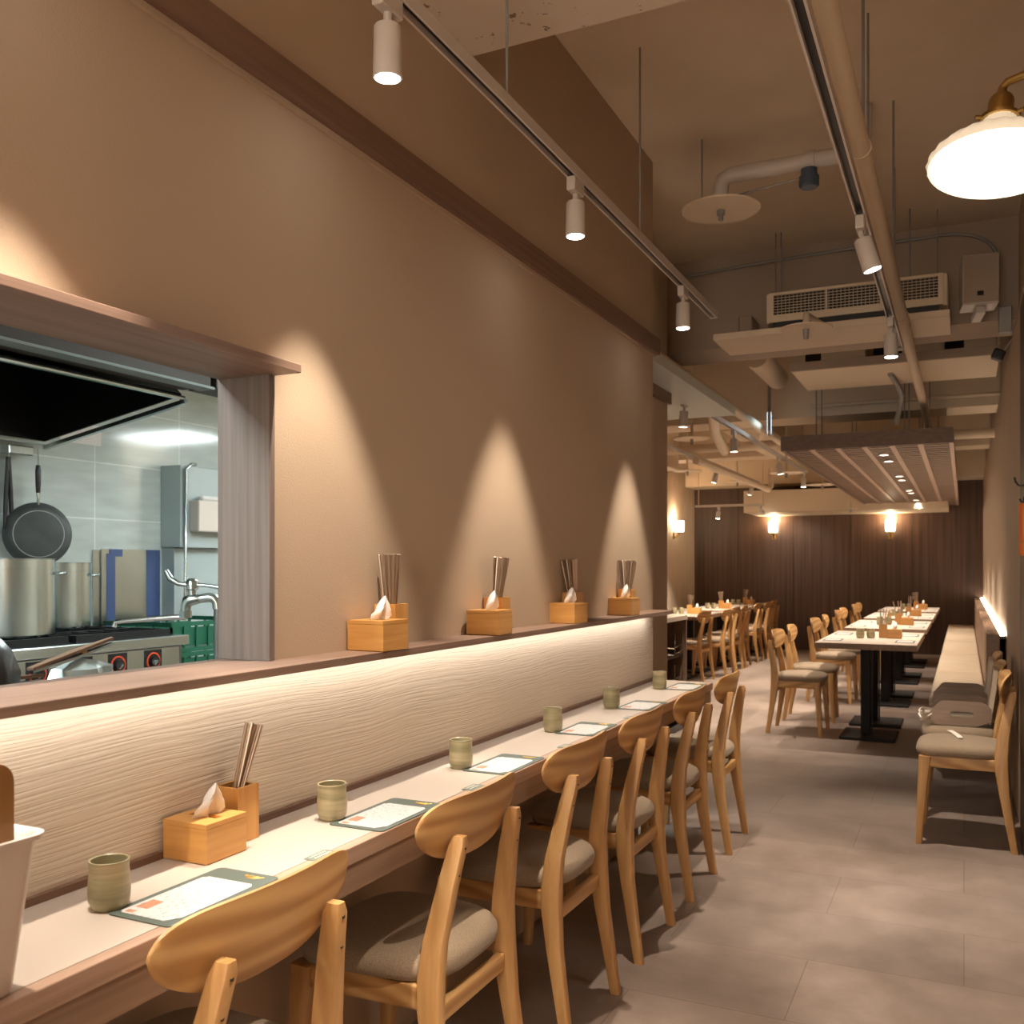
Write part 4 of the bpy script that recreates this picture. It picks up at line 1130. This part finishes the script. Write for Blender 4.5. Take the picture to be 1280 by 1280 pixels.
single('canister', tube(BM(), (-1.35, 6.9, 2.80), (-1.35, 7.8, 2.80), .085, None, 20), 'cream', 'cream cylinder duct near the rear beam', 'duct', None, 40)
# rear tracks
G3 = 'spotlights on the rear left track'
rail(-1.68, 5.95, 11.6, 2.405, 'white light track passing the recessed wall end')
for i, (y, aim, lab) in enumerate(((6.2, (-.1, .1, -1), 'rear track spotlight close to the recessed wall end'), (7.7, (0, .1, -1), 'second rear track spotlight behind the wall end'), (9.75, (.15, .1, -1), 'rear track spotlight left of the slatted lattice'), (11.4, (0, 0, -1), 'farthest rear track spotlight, under the lattice corner'))):
    head(-1.68, y, 2.405, aim, lab, 75, 74, .6, G3, 'lens_far')
rail(-2.5, 7.2, 13.0, 2.42, 'white light track over the far left chairs')
G4 = 'spotlights over the far left tables'
for i, (y, aim, lab) in enumerate(((8.2, (-.1, .1, -1), 'spotlight over the left tables nearest the wall end'), (10.6, (-.3, .1, -1), 'middle spotlight over the far left tables'), (12.6, (-.4, .1, -1), 'farthest spotlight over the far left tables'))):
    head(-2.5, y, 2.42, aim, lab, 170, 84, .6, G4, 'lens_far')
rail(13.9, -3.6, -2.6, 2.19, 'short white cross track before the dark far wall', 'x')
head(-3.25, 13.9, 2.19, (-.1, -.1, -1), 'white spotlight on the short track before the dark wall', 25, 70, .6, 'spotlights on the short cross track', 'lens_far')
head(-2.65, 13.9, 2.19, (.2, .9, -.5), 'spotlight on the short track aimed at the dark wall', 14, 60, .6, 'spotlights on the short cross track', 'lens_far')
bm = BM()
tube(bm, (-3.55, 13.9, 2.211), (-3.55, 13.9, CZ), .006, None, 6); tube(bm, (-2.62, 13.9, 2.211), (-2.62, 13.9, CZ), .012, None, 6)
single('hanger_rods', bm, 'cream', 'two rods holding the short cross track', 'rod')
# rear sprinkler discs
def far_disc(x, y, z, r, lab, bent=False):
    t = thing('sprinkler', lab, 'sprinkler', (x, y, z), 0, 'rear sprinkler discs')
    obj('disc', disc_bm(r), 'cream', t, 30)
    obj('feed_pipe', path(BM(), [(0, 0, .0072), (0, 0, .06), (0, .02, .078), (.05, .30, .078)], .016, 10) if bent else tube(BM(), (0, 0, .0072), (0, 0, CZ-z-.001), .012, None, 8), 'cream', t, 60)
    obj('nozzle', lathe(BM(), [(.001, 0), (.016, 0), (.012, -.05), (.001, -.051)], 10), 'grey_metal', t)
far_disc(-.72, 4.97, 2.485, .128, 'thin sprinkler disc in front of the air conditioner tray', True)
far_disc(-2.27, 8.64, 2.47, .17, 'sprinkler disc nearest the recessed wall end in the rear room')
far_disc(-3.05, 11.4, 2.46, .17, 'sprinkler disc just above the leftmost wall lamp')
far_disc(-2.85, 13.3, 2.47, .17, 'sprinkler disc over the farthest left table')
far_disc(-1.66, 10.1, 2.26, .17, 'sprinkler disc left of the slatted lattice')
far_disc(-1.42, 11.0, 2.20, .17, 'sprinkler disc close to the lattice edge')
far_disc(-1.42, 13.9, 2.10, .10, 'sprinkler disc beneath the low cream boxed beam')

# slatted lattice over the right-hand tables
la = thing('slatted_lattice', 'brown slatted wooden lattice hung from the ceiling over the right-hand tables', 'lattice', (0, 0, 0))
LX0, LX1, LY0, LY1, LZ0, LZ1 = -1.275, -.067, 7.5, 15.1, 2.18, 2.292
obj('front_fascia', box(BM(), LX0, LX1, LY0, LY0+.03, LZ0, LZ1), 'lattice', la)
obj('rear_fascia', box(BM(), LX0, LX1, LY1-.03, LY1, LZ0, LZ1), 'lattice', la)
obj('side_board', box(BM(), LX0, LX0+.03, LY0+.0302, LY1-.0302, LZ0, LZ1), 'lattice', la)
obj('side_board', box(BM(), LX1-.03, LX1, LY0+.0302, LY1-.0302, LZ0, LZ1), 'latticebeam', la)
for k in range(5):
    x = LX0+.03+(LX1-LX0-.06)*(k+1)/6
    obj('beam', box(BM(), x-.019, x+.019, LY0+.0302, LY1-.0302, LZ0-.001, LZ0+.05), 'latticebeam', la)
bm = BM(); ny = 54
for k in range(ny):
    y = LY0+.06+(LY1-LY0-.12)*k/(ny-1)
    box(bm, LX0+.0302, LX1-.0302, y-.036, y+.036, LZ0+.008, LZ0+.015)
obj('slats', bm, 'latticeslat', la)
obj('top_board', box(BM(), LX0+.031, LX1-.031, LY0+.031, LY1-.031, LZ1-.03, LZ1-.02), 'frame_dark', la)  # near-black colour puts shade into the gaps between the slats
for x in (LX0+.25, LX0+.29, LX1-.30, LX1-.33, LX1-.16):
    for y in (7.6, 10.2, 13.2): obj('hanging_rod', tube(BM(), (x, y, LZ1-.019), (x, y, CZ), .005, None, 6), 'grey_metal', la)
for i, y in enumerate((8.05, 8.55, 10.0, 10.45, 11.9, 12.3, 13.6, 14.2)):
    t = thing('downlight', '%s small lit downlight from the front in the lattice' % ['first', 'second', 'third', 'fourth', 'fifth', 'sixth', 'seventh', 'last'][i], 'downlight', (-.57, y, LZ0), 0, 'downlights in the lattice')
    obj('housing', lathe(BM(), [(.001, .076), (.036, .075), (.036, -.004), (.042, -.004), (.042, -.008), (.033, -.008), (.033, .006), (.001, .0065)], 20), 'white_metal', t, 40)
    obj('lens', lathe(BM(), [(.001, -.001), (.032, -.001), (.032, .004), (.001, .004)], 20), 'lens_far', t)
    spot('spot lamp', (-.57, y, LZ0-.012), (-.57, y, 0), 66, 92, .7)
# wall sconces
def sconce(loc, rz, lab):
    t = thing('wall_sconce', lab, 'wall lamp', loc, rz, 'lit wall sconces')
    obj('back_plate', box(BM(), -.03, .03, -.012, 0, -.11, .0, .002, 1), 'brass', t)
    obj('arm', path(BM(), [(0, -.012, -.09), (0, -.05, -.075), (0, -.085, -.045), (0, -.095, -.02)], .011, 8), 'brass', t, 50)
    obj('cup', lathe(BM(), [(.001, -.035), (.03, -.03), (.04, -.005), (.036, -.002), (.001, -.004)], 20, Matrix.Translation((0, -.095, 0))), 'brass', t, 40)
    obj('glass_shade', lathe(BM(), [(.001, 0), (.060, .0), (.067, .02), (.070, .16), (.064, .162), (.061, .155), (.058, .02), (.001, .01)], 28, Matrix.Translation((0, -.095, -.001))), 'shade_glow', t, 40)
    p = bpy.data.lights.new('sconce lamp', 'POINT'); p.energy = 6; p.color = (1, .78, .52); p.shadow_soft_size = .03
    po = bpy.data.objects.new('sconce lamp', p); COL.objects.link(po)
    T = Matrix.Translation(loc) @ Matrix.Rotation(rz, 4, 'Z')
    po.location = T @ Vector((0, -.095, .20))
sconce((-2.71, BY, 1.84), 0, 'lit wall sconce left on the dark far wall')
sconce((-.995, BY, 1.83), 0, 'lit wall sconce right on the dark far wall under the lattice')
sconce((-3.99, 14.1, 1.83), R(90), 'lit wall sconce on the beige far left wall')

# exit sign seen edge-on
ex = thing('exit_light', 'thin emergency sign box glowing blue white, seen edge-on beside the lattice', 'sign', (-1.47, 8.1, 2.41), R(10))
obj('case', box(BM(), -.014, .014, -.16, .16, 0, .16, .003, 1), 'grey_metal', ex)
obj('lit_face', box(BM(), -.0165, -.0142, -.15, .15, .01, .15), 'exit_glow', ex)
obj('lit_face', box(BM(), .0142, .0165, -.15, .15, .01, .15), 'exit_glow', ex)
obj('hanging_post', tube(BM(), (.0, -.02, .1602), (.0, -.02, .75), .014, None, 10), 'grey_metal', ex)

# dark cabinet beyond the wall end
sc = thing('serving_cabinet', 'low cabinet with pale top and dark open front beyond the wall end', 'cabinet', (0, 0, 0))
cx0, cx1, cy0, cy1, ct_ = -2.30, -2.0, 6.88, 7.46, .905
obj('top', box(BM(), cx0, cx1+.005, cy0, cy1, ct_-.035, ct_, .002, 1), 'tabletop', sc)
obj('back', box(BM(), cx0, cx0+.02, cy0+.02, cy1-.02, .01, ct_-.0355), 'glass_dark', sc)
for y in (cy0, cy1-.02): obj('side_panel', box(BM(), cx0, cx1, y, y+.0198, .01, ct_-.0355), 'apron', sc)
obj('plinth', box(BM(), cx0+.02, cx1-.02, cy0+.0205, cy1-.0205, .001, .06), 'black', sc)
for k in range(3):
    z = .10+.24*k
    sh = obj('shelf', box(BM(), cx0+.0202, cx1-.03, cy0+.0205, cy1-.0205, z, z+.012), 'glass_dark', sc)
    bm = BM()
    for z2 in (z+.05, z+.10): path(bm, [(cx1-.02, cy0+.05, z2), (cx1-.015, cy0+.25, z2-.02), (cx1-.02, cy1-.05, z2)], .004, 6)
    for yy in (cy0+.06, cy0+.3, cy1-.06): path(bm, [(cx1-.02, yy, z+.02), (cx1-.02, yy, z+.19)], .004, 6)
    obj('wire_basket', bm, 'chrome', sc)
# low brown front of a counter at the cabinet end
single('wall_cap', box(BM(), -1.80, -1.60, 5.0, 5.852, 1.066, 1.084), 'walnut', 'short dark wooden cap on the recessed wall end', 'shelf') if False else None

# ------------------------------------------------------------------ light
wd = bpy.data.worlds.new('world'); SC.world = wd; wd.use_nodes = True
bg = wd.node_tree.nodes['Background']; bg.inputs[0].default_value = (1, .84, .66, 1); bg.inputs[1].default_value = 3.3
SC.view_settings.view_transform = 'Standard'; SC.view_settings.look = 'None'
SC.view_settings.gamma = 1; SC.view_settings.use_curve_mapping = False
SC.view_settings.exposure = 0.80
SC.cycles.max_bounces = 8; SC.cycles.diffuse_bounces = 5
SC.cycles.sample_clamp_indirect = 4
SC.cycles.caustics_reflective = False; SC.cycles.caustics_refractive = False
bpy.context.view_layer.update()
